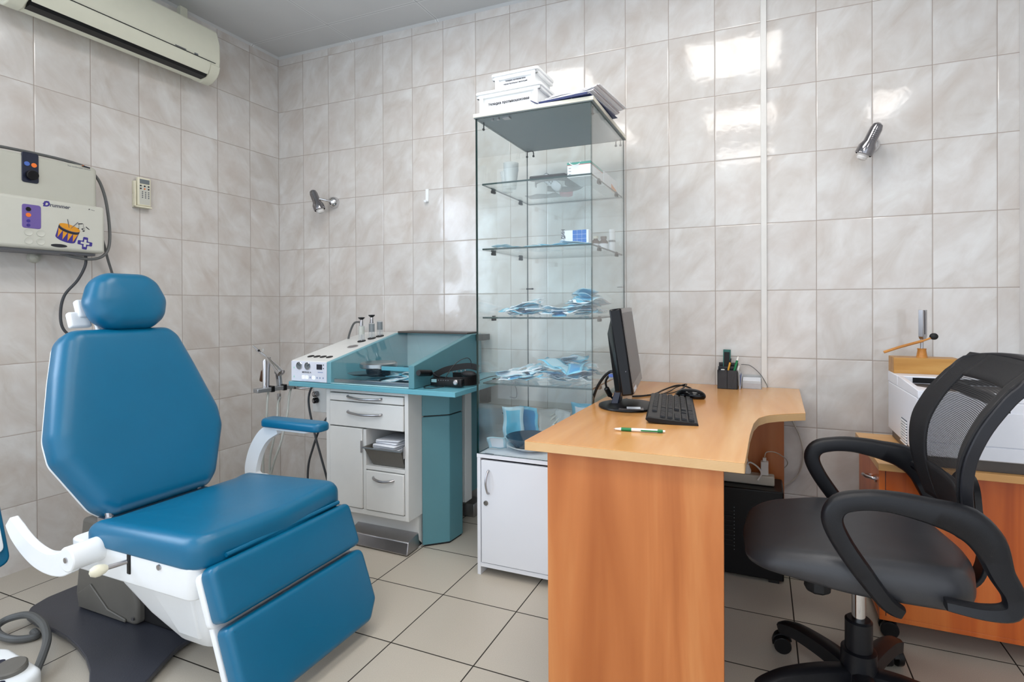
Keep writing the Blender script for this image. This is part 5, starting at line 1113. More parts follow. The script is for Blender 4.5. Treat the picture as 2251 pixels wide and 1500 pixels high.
# ================================================================== DESK
R_ = thing('desk', 'beech laminate corner desk with a curved cut-out and two panel legs', 'desk', (2.7, -0.62, 0))
DT = 0.753
poly = [(2.372, -0.003), (2.334, -1.252), (2.908, -1.252), (2.914, -0.95), (2.922, -0.80), (2.936, -0.71), (2.962, -0.655), (3.002, -0.618), (3.045, -0.590), (3.086, -0.566), (3.101, -0.003)]
pol = fillet(poly, [0, 0.004, 0.004, 0.3, 0.15, 0.1, 0.08, 0.1, 0.2, 0.004, 0], 4)
b = MB(); b.prism(pol, 'z', DT-0.0015, DT, 0); b.prism(pol, 'z', DT-0.026, DT-0.0015, 1); build('desktop', b, ['desk_top', 'desk_edge'], R_, smooth=30, bevel=0.001)
b = MB(); b.box(2.392, 2.858, -1.224, -1.206, 0.0, DT-0.026); build('end_panel', b, 'desk_panel', R_, bevel=0.001)
b = MB(); b.box(2.41, 3.036, -0.085, -0.067, 0.0, DT-0.026); build('rear_panel', b, 'desk_panel', R_, bevel=0.001)
b = MB(); b.box(2.392, 2.410, -1.206, -0.067, 0.30, DT-0.026); build('modesty_panel', b, 'desk_panel', R_, bevel=0.001)
# monitor
A = Vector((-0.139, 0.990, 0)).normalized(); tl = math.radians(8.2)
nrm = Vector((A.y, -A.x, 0)); ups = (Vector((0, 0, 1))*math.cos(tl)-nrm*math.sin(tl)).normalized(); fr = A.cross(ups); fr = fr if fr.x > 0 else -fr
t = thing('monitor', 'black flat computer monitor on a round base, turned side-on on the desk', 'monitor', (2.487, -0.67, DT))
MM = frame((2.548, -0.845, 0.838), A, ups, fr)
b = MB(); b.M = MM; b.box(0, 0.412, -0.012, 0.283, -0.040, 0.0); bd = build('casing', b, 'black_gloss', t, bevel=0.006, seg=3)
b = MB(); b.M = MM; b.box(0.004, 0.408, -0.010, 0.281, 0.0, 0.0015); bz = build('bezel', b, 'bezel', bd, bevel=0.001)
b = MB(); b.M = MM; b.box(0.018, 0.394, 0.022, 0.266, 0.0015, 0.002); build('screen', b, 'screen', bz, smooth=0)
b = MB(); b.M = MM; b.hexa([(0.02, 0.0, -0.062), (0.39, 0.0, -0.062), (0.40, 0.0, -0.040), (0.012, 0.0, -0.040), (0.10, 0.20, -0.070), (0.31, 0.20, -0.070), (0.40, 0.25, -0.040), (0.012, 0.25, -0.040)]); build('rear_housing', b, 'black', bd, bevel=0.005)
b = MB(); b.M = MM; b.box(0.03, 0.12, -0.006, 0.008, 0.0016, 0.0022); build('sticker', b, 'paper', bz, smooth=0)
b = MB(); b.cyl(tuple(MM @ Vector((-0.0005, 0.07, -0.014))), tuple(MM @ Vector((-0.002, 0.07, -0.014))), 0.002, 8); build('side_mark', b, 'ink_grey', bd)
b = MB(); b.lathe([(0, 0), (0.108, 0.0), (0.110, 0.003), (0.109, 0.008), (0.09, 0.013), (0.03, 0.016), (0, 0.016)], (2.492, -0.672, DT+0.0005), (0, 0, 1), 48, cap=False); ba = build('round_base', b, 'black', t)
b = MB(); b.loft([[(2.432, -0.70, DT+0.012), (2.432, -0.645, DT+0.012), (2.460, -0.645, DT+0.012), (2.460, -0.70, DT+0.012)], [(2.470, -0.685, 0.90), (2.470, -0.655, 0.90), (2.490, -0.655, 0.90), (2.490, -0.685, 0.90)]]); build('stand_neck', b, 'navy_plastic', t, bevel=0.003)
b = MB(); b.M = T3(2.525, -0.752, DT+0.0118) @ RZ(0.25) @ RX(0.06) ; b.box(-0.048, 0.038, -0.026, 0.026, 0, 0.0007); b.M = T3(2.535, -0.752, DT+0.0132) @ RZ(0.25) @ RX(0.06); b.box(-0.030, 0.018, -0.012, 0.014, 0, 0.0006, 1); st_ = build('specification_sticker', b, ['bezel', 'paper'], ba, smooth=0)
hose('monitor_power_cable', [(2.445, -0.70, 0.885), (2.425, -0.69, 0.880), (2.39, -0.66, 0.85), (2.355, -0.63, 0.80), (2.333, -0.60, 0.74), (2.335, -0.58, 0.66), (2.36, -0.56, 0.6)], 0.0055, 'cable_black', 'thick black cable dropping from the monitor back over the desk edge', 'cable')
t = thing('video_cable', 'black video cable with a blue plug and ferrite bead behind the monitor', 'cable', (2.43, -0.66, DT))
b = MB(); b.tube([(2.435, -0.69, 0.868), (2.418, -0.68, 0.862), (2.405, -0.67, 0.84), (2.408, -0.66, 0.81), (2.418, -0.65, 0.785), (2.435, -0.62, 0.764), (2.46, -0.56, 0.760)], 0.0042); build('lead', b, 'cable_black', t)
b = MB(); b.cyl((2.405, -0.665, 0.818), (2.418, -0.65, 0.785), 0.010, 16); build('ferrite_bead', b, 'black', t, bevel=0.004)
b = MB(); b.box(2.424, 2.456, -0.70, -0.68, 0.862, 0.874); build('plug', b, 'blue_btn', t, bevel=0.002)
# keyboard: long axis points at the back wall
t = thing('keyboard', 'black keyboard lying lengthwise on the desk beside the monitor base', 'keyboard', (2.645, -0.70, DT))
kd = Vector((-0.150, 0.985, 0)).normalized(); kx = Vector((0.985, 0.150, 0)).normalized()
KM = frame((2.604, -0.925, DT+0.010), kx, kd, (0, 0, 1)) @ RY(0.085)
b = MB(); b.M = KM; b.prism([(0, 0.004), (0.012, -0.004), (0.155, -0.004), (0.164, 0.003), (0.160, 0.012), (0.004, 0.014)], 'y', 0, 0.455); kb = build('case', b, 'black', t, bevel=0.003, seg=3)
b = MB(); b.M = KM; b.box(0.01, 0.03, 0.02, 0.05, -0.022, -0.003); b.box(0.01, 0.03, 0.40, 0.43, -0.022, -0.003); build('folding_foot', b, 'black', kb, bevel=0.002)
rows = []
U = 0.0186
for r in range(6):
    x = 0.020+(5-r)*0.0212 if r < 5 else 0.020
# rows counted from the far (function) side x small to the space bar x large
rowdef = [[1]*13, [1]*13+[2], [1.5]+[1]*12+[1.5], [1.75]+[1]*11+[2.25], [2.25]+[1]*10+[2.75], [1.25, 1.25, 1.25, 6.25, 1.25, 1.25, 1.25, 1.25]]
nk = 0
for r, ws in enumerate(rowdef):
    x = 0.016+r*0.0222+(0.006 if r else 0); y = 0.445
    tot = sum(ws); sc = 0.285/tot
    for wk in ws:     # left end of the keyboard is the far end: typist sits at the +x side
        y0_, y1_ = y-wk*sc+0.0008, y-0.0008; y -= wk*sc
        b = MB(); b.M = KM; b.hexa([(x, y0_, 0.011), (x+0.0185, y0_, 0.011), (x+0.0185, y1_, 0.011), (x, y1_, 0.011), (x+0.002, y0_+0.0015, 0.019), (x+0.0165, y0_+0.0015, 0.0185), (x+0.0165, y1_-0.0015, 0.0185), (x+0.002, y1_-0.0015, 0.019)])
        build('key', b, 'nylon', kb); nk += 1
for blk, n, c0 in ((0, 3, 0.150), (1, 4, 0.090)):
    for r in range(6 if blk == 0 else 5):
        rr = r if blk == 0 else r+1
        if blk == 0 and r in (3,): continue
        x = 0.016+rr*0.0222+(0.006 if rr else 0)
        for k in range(n):
            if blk == 0 and r == 4 and k != 1: continue
            y1_ = c0-k*U-0.0008; y0_ = y1_-U+0.0016
            b = MB(); b.M = KM; b.hexa([(x, y0_, 0.011), (x+0.0185, y0_, 0.011), (x+0.0185, y1_, 0.011), (x, y1_, 0.011), (x+0.002, y0_+0.0015, 0.019), (x+0.0165, y0_+0.0015, 0.0185), (x+0.0165, y1_-0.0015, 0.0185), (x+0.002, y1_-0.0015, 0.019)])
            build('key', b, 'nylon', kb); nk += 1
t = thing('computer_mouse', 'glossy black computer mouse behind the keyboard', 'mouse', (2.68, -0.40, DT))
MX = T3(2.683, -0.402, DT+0.001) @ RZ(-0.20)
b = MB(); b.M = MX; R1 = []
for z_, k_ in ((0.0, 0.90), (0.003, 0.97), (0.008, 1.0), (0.014, 0.985), (0.020, 0.93), (0.026, 0.82), (0.031, 0.66), (0.0345, 0.45), (0.036, 0.22), (0.0365, 0.05)):
    R1.append([(0.060*k_*math.cos(a_)-0.004*(1-k_), 0.032*k_*math.sin(a_)*(1.0-0.10*math.cos(a_)), z_) for a_ in [2*PI*i/36 for i in range(36)]])
b.loft(R1); build('shell', b, 'black_gloss', t, smooth=60)
b = MB(); b.M = MX; b.cyl((-0.032, -0.003, 0.026), (-0.032, 0.003, 0.026), 0.008, 16); build('scroll_wheel', b, 'rubber', t)
hose('keyboard_lead', [(2.52, -0.46, DT+0.012), (2.55, -0.40, DT+0.004), (2.58, -0.30, DT+0.004), (2.60, -0.22, DT+0.012), (2.63, -0.17, DT+0.015), (2.62, -0.24, DT+0.006), (2.60, -0.32, DT+0.004), (2.57, -0.38, DT+0.004), (2.55, -0.48, DT+0.006)], 0.0022, 'cable_black', 'thin black keyboard lead looped on the desk behind the keyboard', 'cable')
hose('mouse_lead', [(2.625, -0.388, DT+0.01), (2.615, -0.34, DT+0.004), (2.628, -0.27, DT+0.01), (2.64, -0.19, DT+0.022), (2.61, -0.17, DT+0.014), (2.56, -0.22, DT+0.004)], 0.0022, 'cable_black', 'thin black mouse lead bending over the tangled cables', 'cable')
hose('black_desk_cable', [(2.46, -0.47, DT+0.004), (2.50, -0.44, DT+0.004), (2.535, -0.38, DT+0.004), (2.555, -0.29, DT+0.008), (2.60, -0.19, DT+0.016), (2.64, -0.17, DT+0.008), (2.66, -0.20, DT+0.004), (2.62, -0.23, DT+0.004)], 0.0035, 'cable_black', 'thicker black cable snaking from the monitor to the cable tangle', 'cable')
# pen
t = thing('pen', 'white and green ballpoint pen lying at the front of the desk', 'pen', (2.60, -1.04, DT))
p0, p1 = Vector((2.536, -1.050, DT+0.0058)), Vector((2.684, -1.028, DT+0.0058)); L = (p1-p0).length; d = (p1-p0)
def seg(a, c, r0, r1, m, n):
    b = MB(); b.lathe([(r0, a), (r1, c)], p0, d, 18); return build(n, b, m, t)
seg(0.0, 0.004, 0.0008, 0.0018, 'steel', 'tip'); seg(0.004, 0.022, 0.0022, 0.0048, 'pen_white', 'nose'); seg(0.022, 0.052, 0.0050, 0.0052, 'pen_green', 'grip'); seg(0.052, 0.128, 0.0050, 0.0050, 'pen_white', 'barrel'); seg(0.128, 0.143, 0.0050, 0.0044, 'pen_green', 'collar'); seg(0.143, L, 0.003, 0.003, 'pen_white', 'push_button')
b = MB(); yd = Vector((0.147, -0.989, 0)); q = p0+d.normalized()*0.08; b.M = frame(q, d, -yd, (0, 0, 1)); b.box(0, 0.060, -0.0075, -0.0048, -0.002, 0.002); build('clip', b, 'pen_green', t, bevel=0.0006)
# organiser with stationery
t = thing('desk_organiser', 'smoky black plastic desk organiser cup at the back of the desk', 'pen holder', (2.805, -0.07, DT))
b = MB(); x0, x1, y0, y1 = 2.764, 2.848, -0.118, -0.022
for a in ((x0, x1, y0, y0+0.002, DT, DT+0.083), (x0, x1, y1-0.002, y1, DT, DT+0.108), (x0, x0+0.002, y0, y1, DT, DT+0.083), (x1-0.002, x1, y0, y1, DT, DT+0.083), (x0, x1, y0, y1, DT, DT+0.002), (x0+0.040, x0+0.042, y0, y1, DT, DT+0.083), (x0, x1, -0.072, -0.070, DT, DT+0.095)): b.box(*a)
build('box', b, 'smoke_plastic', t, smooth=0)
b = MB(); b.M = T3(2.798, -0.045, DT+0.004) @ RY(0.02); b.box(-0.016, 0.016, -0.012, 0.012, 0.0, 0.165); b.box(-0.012, 0.012, -0.0135, -0.012, 0.02, 0.155, 1)
tag(build('stapler', b, ['stapler', 'black'], bevel=0.003), 'dark green stapler standing upright in the desk organiser', 'stapler')
def stick(name, a, c, r, m, lab, cat, tip=None):
    t2 = thing(name, lab, cat, a); b = MB(); b.cyl(a, c, r, 12); build('barrel', b, m, t2)
    if tip: 
        a_, c_ = Vector(a), Vector(c); b = MB(); b.cyl(tuple(c_), tuple(c_+(c_-a_).normalized()*0.018), r*0.9, 12, r1=r*0.5); build('end', b, tip, t2)
stick('pencil', (2.792, -0.095, DT+0.004), (2.816, -0.085, DT+0.115), 0.0042, 'yellow_wood', 'yellow pencil leaning in the desk organiser', 'pencil', 'black')
stick('pen', (2.815, -0.10, DT+0.004), (2.846, -0.085, DT+0.125), 0.0052, 'pen_green', 'green and white pen leaning right out of the desk organiser', 'pen', 'pen_white')
stick('pen', (2.825, -0.09, DT+0.004), (2.853, -0.07, DT+0.10), 0.0045, 'pen_white', 'white pen beside the green one in the desk organiser', 'pen')
bottle('correction_fluid', 2.786, -0.098, DT+0.003, 0.014, 0.082, 'pen_white', 'pen_white', 'white correction fluid bottle inside the front of the desk organiser', 'navy')
for k in range(4):
    b = MB(); b.M = T3(2.856+k*0.0012, -0.065, DT+0.001) @ RY(-0.04+k*0.05); b.box(-0.0005, 0.0005, -0.045, 0.03, 0, 0.075-0.006*k)
    tag(build('card', b, 'blue_btn' if k == 2 else 'paper', smooth=0), ('white upright card nearest the desk organiser', 'second upright card from the desk organiser', 'blue upright card between organiser and note box', 'white upright card nearest the note box')[k], 'card', 'upright cards beside the organiser')
t = thing('note_box', 'clear tray of white note paper beside the desk organiser', 'note box', (2.905, -0.045, DT))
b = MB(); x0, x1, y0, y1 = 2.864, 2.948, -0.078, -0.006
for a in ((x0, x1, y0, y0+0.0015, DT, DT+0.035), (x0, x0+0.0015, y0, y1, DT, DT+0.045), (x1-0.0015, x1, y0, y1, DT, DT+0.055), (x0, x1, y1-0.0015, y1, DT, DT+0.055)): b.box(*a)
build('tray', b, 'clear_plastic', t, smooth=0)
b = MB(); b.box(x0+0.004, x1-0.004, y0+0.004, y1-0.004, DT+0.001, DT+0.028); build('note_paper', b, 'paper_shade', t)
b = MB(); b.M = T3(2.906, -0.045, DT+0.0285) @ RX(0.14); b.box(-0.037, 0.037, -0.03, 0.03, 0, 0.012); build('loose_notes', b, 'paper', t)
hose('thin_wall_cable', [(2.86, -0.012, DT+0.10), (2.90, -0.010, DT+0.095), (2.94, -0.010, DT+0.06), (2.965, -0.02, DT+0.02), (2.972, -0.025, DT+0.003)], 0.0014, 'cable_grey', 'thin grey cable arching from behind the organiser to the desk at the white trunking', 'cable')
hose('hanging_white_cable', [(3.055, -0.012, 0.70), (3.07, -0.02, 0.62), (3.10, -0.02, 0.55), (3.115, -0.02, 0.47), (3.10, -0.02, 0.39), (3.06, -0.03, 0.34), (3.02, -0.05, 0.33)], 0.003, 'cable_light', 'pale cable hanging in a wide loop on the wall right of the desk panel', 'cable')
# things under the desk
t = thing('computer_tower', 'black computer tower standing on the floor under the desk', 'computer', (2.80, -0.19, 0))
b = MB(); b.box(2.56, 3.028, -0.272, -0.092, 0.012, 0.372); tw = build('case', b, 'black', t, bevel=0.006)
b = MB()
for k in range(13): b.cyl((2.84, -0.2725, 0.115+k*0.0145), (2.84, -0.2735, 0.115+k*0.0145), 0.002, 8)
build('vent_dots', b, 'lcd_grey', tw)
for k in range(8):
    b = MB(); b.box(2.76, 2.835, -0.274, -0.272, 0.13+k*0.02, 0.134+k*0.02); build('vent_slot', b, 'rubber', tw)
for (x, y) in ((2.60, -0.25), (2.99, -0.25), (2.60, -0.11), (2.99, -0.11)):
    b = MB(); b.box(x-0.02, x+0.02, y-0.015, y+0.015, 0.0, 0.012); build('foot', b, 'rubber', tw)
b = MB(); b.lathe([(0.003, 0), (0.002, 0.001)], (3.0285, -0.20, 0.03), (1, 0, 0), 10); build('status_light', b, emission('green_led', '#60ff90', 4.0), tw)
t = thing('power_strip', 'white power strip with plugs lying on the computer tower', 'power strip', (2.84, -0.20, 0.373))
b = MB(); b.box(2.60, 2.995, -0.215, -0.165, 0.373, 0.413); build('body', b, 'cable_light', t, bevel=0.006, seg=3)
for x in (2.66, 2.73, 2.80, 2.87): 
    b = MB(); b.lathe([(0.02, 0), (0.02, 0.0015), (0.017, 0.0015), (0.017, 0.0005), (0, 0.0005)], (x, -0.19, 0.413), (0, 0, 1), 24, cap=False); build('socket', b, 'pvc', t)
t = thing('charger_plug', 'small white charger plugged into the right end of the power strip', 'plug', (2.958, -0.19, 0.413))
b = MB(); b.box(2.942, 2.972, -0.205, -0.175, 0.4135, 0.470); build('body', b, 'pvc', t, bevel=0.003)
b = MB(); b.box(2.950, 2.964, -0.196, -0.184, 0.470, 0.484); build('connector', b, 'pvc', t, bevel=0.001)
hose('charger_lead', [(2.957, -0.19, 0.484), (2.965, -0.18, 0.505), (3.0, -0.15, 0.50), (3.04, -0.10, 0.465), (3.05, -0.06, 0.43), (3.03, -0.04, 0.40), (3.0, -0.03, 0.37)], 0.0018, 'cable_light', 'thin white lead curling up from the charger', 'cable')
t = thing('round_plug', 'round white plug with a bent lead in the power strip', 'plug', (2.90, -0.19, 0.413))
b = MB(); b.lathe([(0.018, 0), (0.019, 0.012), (0.012, 0.03), (0.008, 0.036)], (2.886, -0.19, 0.4140), (0, 0, 1), 20); build('body', b, 'pvc', t)
b = MB(); b.tube([(2.886, -0.19, 0.442), (2.90, -0.195, 0.460), (2.93, -0.20, 0.445), (2.945, -0.22, 0.425), (2.93, -0.235, 0.40)], 0.0035); b.tube([(2.880, -0.19, 0.445), (2.878, -0.19, 0.475), (2.888, -0.19, 0.478), (2.892, -0.19, 0.45)], 0.002); build('lead', b, 'pvc', t)
# ================================================================== WOODEN CABINET, PRINTER, TUNING FORK
R_ = thing('wheeled_cabinet', 'orange beech laminate cabinet on black castors under the printer', 'cabinet', (3.70, -0.33, 0))
b = MB(); b.box(3.31, 4.15, -0.530, -0.125, 0.070, 0.085); b.box(3.330, 4.15, -0.530, -0.514, 0.085, 0.582); b.box(3.31, 3.328, -0.530, -0.514, 0.085, 0.582); b.box(3.33, 4.15, -0.141, -0.125, 0.085, 0.582); b.box(4.134, 4.15, -0.514, -0.141, 0.085, 0.582)
build('carcass', b, 'cab_wood', R_, bevel=0.001)
b = MB(); b.box(3.328, 3.3305, -0.5285, -0.5145, 0.085, 0.58); build('door_gap', b, 'ink', R_, smooth=0)
b = MB(); b.box(3.312, 3.328, -0.512, -0.127, 0.09, 0.578); dr = build('door', b, 'cab_wood', R_, bevel=0.001)
b = MB(); b.tube([(3.312, -0.475, 0.525), (3.30, -0.475, 0.527), (3.282, -0.458, 0.527), (3.280, -0.425, 0.523), (3.286, -0.39, 0.513), (3.300, -0.375, 0.508), (3.312, -0.372, 0.508)], 0.0055); b.cyl((3.312, -0.475, 0.525), (3.306, -0.475, 0.525), 0.011, 16); build('handle', b, 'steel', dr)
b = MB(); b.box(3.300, 4.16, -0.576, -0.120, 0.582, 0.605); build('top', b, 'cab_wood_top', R_, bevel=0.0015)
for (x, y) in ((3.345, -0.485), (3.345, -0.17), (4.10, -0.485), (4.10, -0.17)):
    b = MB(); b.cyl((x, y-0.009, 0.028), (x, y-0.024, 0.028), 0.028, 20); b.cyl((x, y+0.009, 0.028), (x, y+0.024, 0.028), 0.028, 20); b.box(x-0.014, x+0.022, y-0.010, y+0.010, 0.02, 0.056); b.cyl((x+0.008, y, 0.05), (x+0.008, y, 0.070), 0.009, 12); build('castor', b, 'black', R_, bevel=0.002)
t = thing('printer', 'large white laser printer on the wooden cabinet', 'printer', (3.70, -0.30, 0.605))
PZ = 0.862
plan = fillet([(3.412, -0.13), (3.412, -0.545), (3.432, -0.563), (4.05, -0.563), (4.05, -0.13)], [0.01, 0.02, 0.02, 0.01, 0.01], 4)
b = MB(); b.prism(plan, 'z', 0.640, 0.822); body = build('body', b, 'printer', t, bevel=0.003, seg=3)
b = MB(); b.box(3.412, 4.05, -0.285, -0.13, 0.8225, PZ); build('top_cover', b, 'printer', t, bevel=0.003)
b = MB(); b.prism([(-0.286, 0.8225), (-0.558, 0.8225), (-0.558, 0.848), (-0.30, PZ), (-0.286, PZ)], 'x', 3.413, 3.430); build('side_rim', b, 'printer', t, bevel=0.002)
b = MB(); b.prism([(3.431, -0.560), (3.431, -0.440), (3.50, -0.535), (4.03, -0.535), (4.03, -0.560)], 'z', 0.8225, 0.848); build('front_rim', b, 'printer', t, bevel=0.002)
b = MB(); b.prism([(3.431, -0.287), (3.431, -0.438), (3.499, -0.534), (4.03, -0.534), (4.03, -0.287)], 'z', 0.8225, 0.836); build('output_tray', b, 'printer_dark', t)
b = MB(); b.box(3.46, 4.0, -0.2865, -0.285, 0.838, 0.857); build('paper_slot', b, 'black', t, smooth=0)
b = MB(); b.box(3.425, 4.04, -0.553, -0.14, 0.6055, 0.640); build('dark_foot', b, 'printer_dark', t)
b = MB(); b.box(3.445, 4.045, -0.5665, -0.563, 0.643, 0.684); b.box(3.445, 4.045, -0.5665, -0.563, 0.687, 0.792); build('paper_drawer', b, 'printer', t, bevel=0.001)
b = MB(); b.box(3.4105, 3.4125, -0.428, -0.352, 0.636, 0.722); build('vent_recess', b, 'ink_grey', t)
b = MB()
for k in range(9): b.box(3.407, 3.4115, -0.430, -0.350, 0.637+k*0.0095, 0.6425+k*0.0095)
build('vent_slats', b, 'white_gloss', t, bevel=0.001)
t = thing('resonance_box', 'oak resonance block standing on the printer under the tuning fork', 'wooden block', (3.52, -0.165, PZ))
b = MB(); b.M = T3(3.516, -0.165, PZ) @ RZ(0.0); b.box(-0.10, 0.112, -0.045, 0.045, 0.0, 0.060); build('block', b, 'oak', t, bevel=0.0015)
t = thing('tuning_fork', 'aluminium tuning fork standing on the oak block', 'tuning fork', (3.517, -0.165, PZ+0.06))
b = MB(); b.lathe([(0.020, 0), (0.0175, 0.006), (0.014, 0.028), (0.0155, 0.034), (0, 0.034)], (3.517, -0.165, PZ+0.06), (0, 0, 1), 24, cap=False); build('wooden_collar', b, 'turned_wood', t)
b = MB(); b.cyl((3.517, -0.165, PZ+0.09), (3.517, -0.165, PZ+0.135), 0.0055, 14); build('stem', b, 'steel', t)
b = MB()
for x in (3.509, 3.529):
    pass
b.M = T3(3.520, -0.165, PZ+0.130) @ RZ(0.9)
b.prism([(-0.016, 0.010), (-0.008, 0.0), (0.008, 0.0), (0.016, 0.010), (0.016, 0.112), (0.006, 0.112), (0.006, 0.018), (-0.006, 0.018), (-0.006, 0.112), (-0.016, 0.112)], 'y', -0.008, 0.008); build('prongs', b, 'steel', t, bevel=0.0008)
t = thing('fork_mallet', 'wooden mallet with a black rubber head slanting against the tuning fork', 'mallet', (3.50, -0.19, PZ+0.08))
b = MB(); b.tube([(3.386, -0.195, 0.940), (3.44, -0.193, 0.962), (3.515, -0.190, 0.987)], 0.005, smooth=0); b.tube([(3.515, -0.19, 0.987), (3.545, -0.188, 1.0)], 0.0035, smooth=0); build('handle', b, 'turned_wood', t)
b = MB(); b.ball((3.550, -0.187, 1.004), 0.013, 18, 1.1, 0.9, 1); build('rubber_head', b, 'rubber', t)

# ================================================================== OFFICE CHAIR
CX, CY = 3.195, -0.885
R_ = thing('office_chair', 'black office swivel chair with mesh back and looped plastic arms', 'office chair', (CX, CY, 0))
# star base
hub = MB(); hub.lathe([(0.050, 0.055), (0.053, 0.070), (0.049, 0.090), (0.0455, 0.11), (0.0445, 0.165), (0.037, 0.168), (0, 0.168)], (CX, CY-0.012, 0), (0, 0, 1), 32, cap=False); build('hub', hub, 'nylon', R_)
b = MB(); b.lathe([(0.0345, 0.16), (0.0345, 0.246), (0.029, 0.251), (0, 0.251)], (CX, CY-0.012, 0), (0, 0, 1), 28, cap=False); build('gas_lift_cover', b, 'nylon', R_)
b = MB(); b.cyl((CX, CY-0.012, 0.25), (CX, CY-0.012, 0.385), 0.0175, 24); build('gas_lift', b, 'chrome', R_)
for a in (132, 60, 204, -12, -84):
    a = math.radians(a); d = Vector((math.cos(a), math.sin(a), 0)); o_ = Vector((CX, CY-0.012, 0))
    pts = [o_+d*0.02+Vector((0, 0, 0.098)), o_+d*0.10+Vector((0, 0, 0.104)), o_+d*0.20+Vector((0, 0, 0.096)), o_+d*0.262+Vector((0, 0, 0.078)), o_+d*0.285+Vector((0, 0, 0.066))]
    b = MB(); b.sweep(pts, [(-0.027, -0.022), (-0.020, -0.022), (-0.014, 0.006), (0.014, 0.006), (0.020, -0.022), (0.027, -0.022), (0.023, 0.012), (0.012, 0.019), (-0.012, 0.019), (-0.023, 0.012)], smooth=5, scales=[1.15, 1.05, 0.95, 0.85, 0.7]); lg = build('base_leg', b, 'nylon', R_)
    c = o_+d*0.262; ca_ = a+0.9; dd = Vector((math.cos(ca_), math.sin(ca_), 0)); sd = Vector((-dd.y, dd.x, 0)); w = c+dd*0.014+Vector((0, 0, 0.026))
    b = MB(); b.cyl(tuple(w-sd*0.026), tuple(w-sd*0.008), 0.026, 24); b.cyl(tuple(w+sd*0.008), tuple(w+sd*0.026), 0.026, 24); b.cyl(tuple(w-sd*0.024), tuple(w+sd*0.024), 0.006, 10); b.cyl(tuple(c+Vector((0, 0, 0.03))), tuple(c+Vector((0, 0, 0.07))), 0.008, 12)
    hood = [tuple(w+Vector((0, 0, 0)))]; 
    R1 = []
    for k in range(9):
        t_ = PI*k/8-0.3; R1.append((w+dd*(0.031*math.cos(t_))+Vector((0, 0, 0.031*math.sin(t_)))))
    b.loft([[tuple(p-sd*0.009), tuple(p+sd*0.009), tuple(w+(p-w)*0.8+sd*0.009), tuple(w+(p-w)*0.8-sd*0.009)] for p in R1])
    build('castor', b, 'black', lg, bevel=0.002)
# under-seat mechanism
b = MB(); b.box(CX-0.09, CX+0.12, CY-0.06, CY+0.06, 0.372, 0.400); build('tilt_mechanism', b, 'black', R_, bevel=0.006)
b = MB(); b.lathe([(0.030, 0), (0.034, 0.006), (0.036, 0.036), (0.030, 0.044), (0, 0.045)], (3.093, CY-0.01, 0.352), (0, 0, -1), 9, cap=False); build('tension_knob', b, 'rubber', R_, bevel=0.004)
# seat: front edge towards the desk (-x)
so = fillet([(2.905, -1.09), (3.15, -1.135), (3.40, -1.10), (3.46, -0.885), (3.40, -0.665), (3.15, -0.635), (2.905, -0.68), (2.890, -0.885)], [0.10, 0.4, 0.10, 0.3, 0.10, 0.4, 0.10, 0.5], 7)
def seat2(x, y):
    f = (x-2.9)/0.55
    return -0.038*max(0, 1-f*3.0)**1.6 + 0.022*((y-CY)/0.22)**2*min(1, max(0, f*1.4)) - 0.008 + 0.012*f
b = MB(); pad(b, so, 0.080, 0.046, 0.006, 0.026, T3(3.45, 0, 0.400) @ RY(math.radians(3.2)) @ T3(-3.45, 0, 0), seat2, rings=7); build('seat', b, 'leather', R_, smooth=70)
# backrest surface
def back_x(z):
    P = [(0.50, 3.425), (0.57, 3.410), (0.63, 3.396), (0.70, 3.388), (0.78, 3.397), (0.86, 3.432), (0.93, 3.482), (0.985, 3.535)]
    for i in range(len(P)-1):
        if z <= P[i+1][0] or i == len(P)-2:
            p0 = P[max(i-1, 0)]; p1, p2 = P[i], P[i+1]; p3 = P[min(i+2, len(P)-1)]; t_ = (z-p1[0])/(p2[0]-p1[0])
            return 0.5*((2*p1[1])+(p2[1]-p0[1])*t_+(2*p0[1]-5*p1[1]+4*p2[1]-p3[1])*t_*t_+(3*p1[1]-p0[1]-3*p2[1]+p3[1])*t_**3)
def half(z):
    P = [(0.50, 0.13), (0.56, 0.160), (0.63, 0.190), (0.70, 0.212), (0.80, 0.228), (0.90, 0.224), (0.95, 0.216), (0.985, 0.202)]
    for i in range(len(P)-1):
        if z <= P[i+1][0] or i == len(P)-2:
            t_ = (z-P[i][0])/(P[i+1][0]-P[i][0]); return P[i][1]*(1-t_)+P[i+1][1]*t_
def surf(u, z, off=0.0):   # u in -1..1
    h = half(z); return (back_x(z)+off-0.035*(u*u)*(h/0.22)+0.012, CY+0.003+u*h, z)
NZ, NU = 30, 14
def sheet(u0, u1, z0, z1, off, nu=NU, nz=NZ):
    P = [surf(u0+(u1-u0)*i/nu, z0+(z1-z0)*j/nz, off) for j in range(nz+1) for i in range(nu+1)]
    F = [(j*(nu+1)+i, j*(nu+1)+i+1, (j+1)*(nu+1)+i+1, (j+1)*(nu+1)+i) for j in range(nz) for i in range(nu)]
    return P, F
b = MB(); P, F = sheet(-0.74, 0.74, 0.575, 0.945, 0.0); b.add(P, F); build('mesh_panel', b, 'mesh', R_, smooth=60)
b = MB()
for (u0, u1, z0, z1) in ((-1, -0.62, 0.570, 0.985), (0.62, 1, 0.570, 0.985), (-0.62, 0.62, 0.925, 0.985), (-0.62, 0.62, 0.570, 0.675)):
    P, F = sheet(u0, u1, z0, z1, 0.001, 6 if u1-u0 < 1 else NU, NZ if z1-z0 > 0.3 else 5); b.add(P, F)
build('woven_border', b, 'mesh_border', R_, solid=0.006, smooth=60)
b = MB()   # rigid frame behind the net, running all round
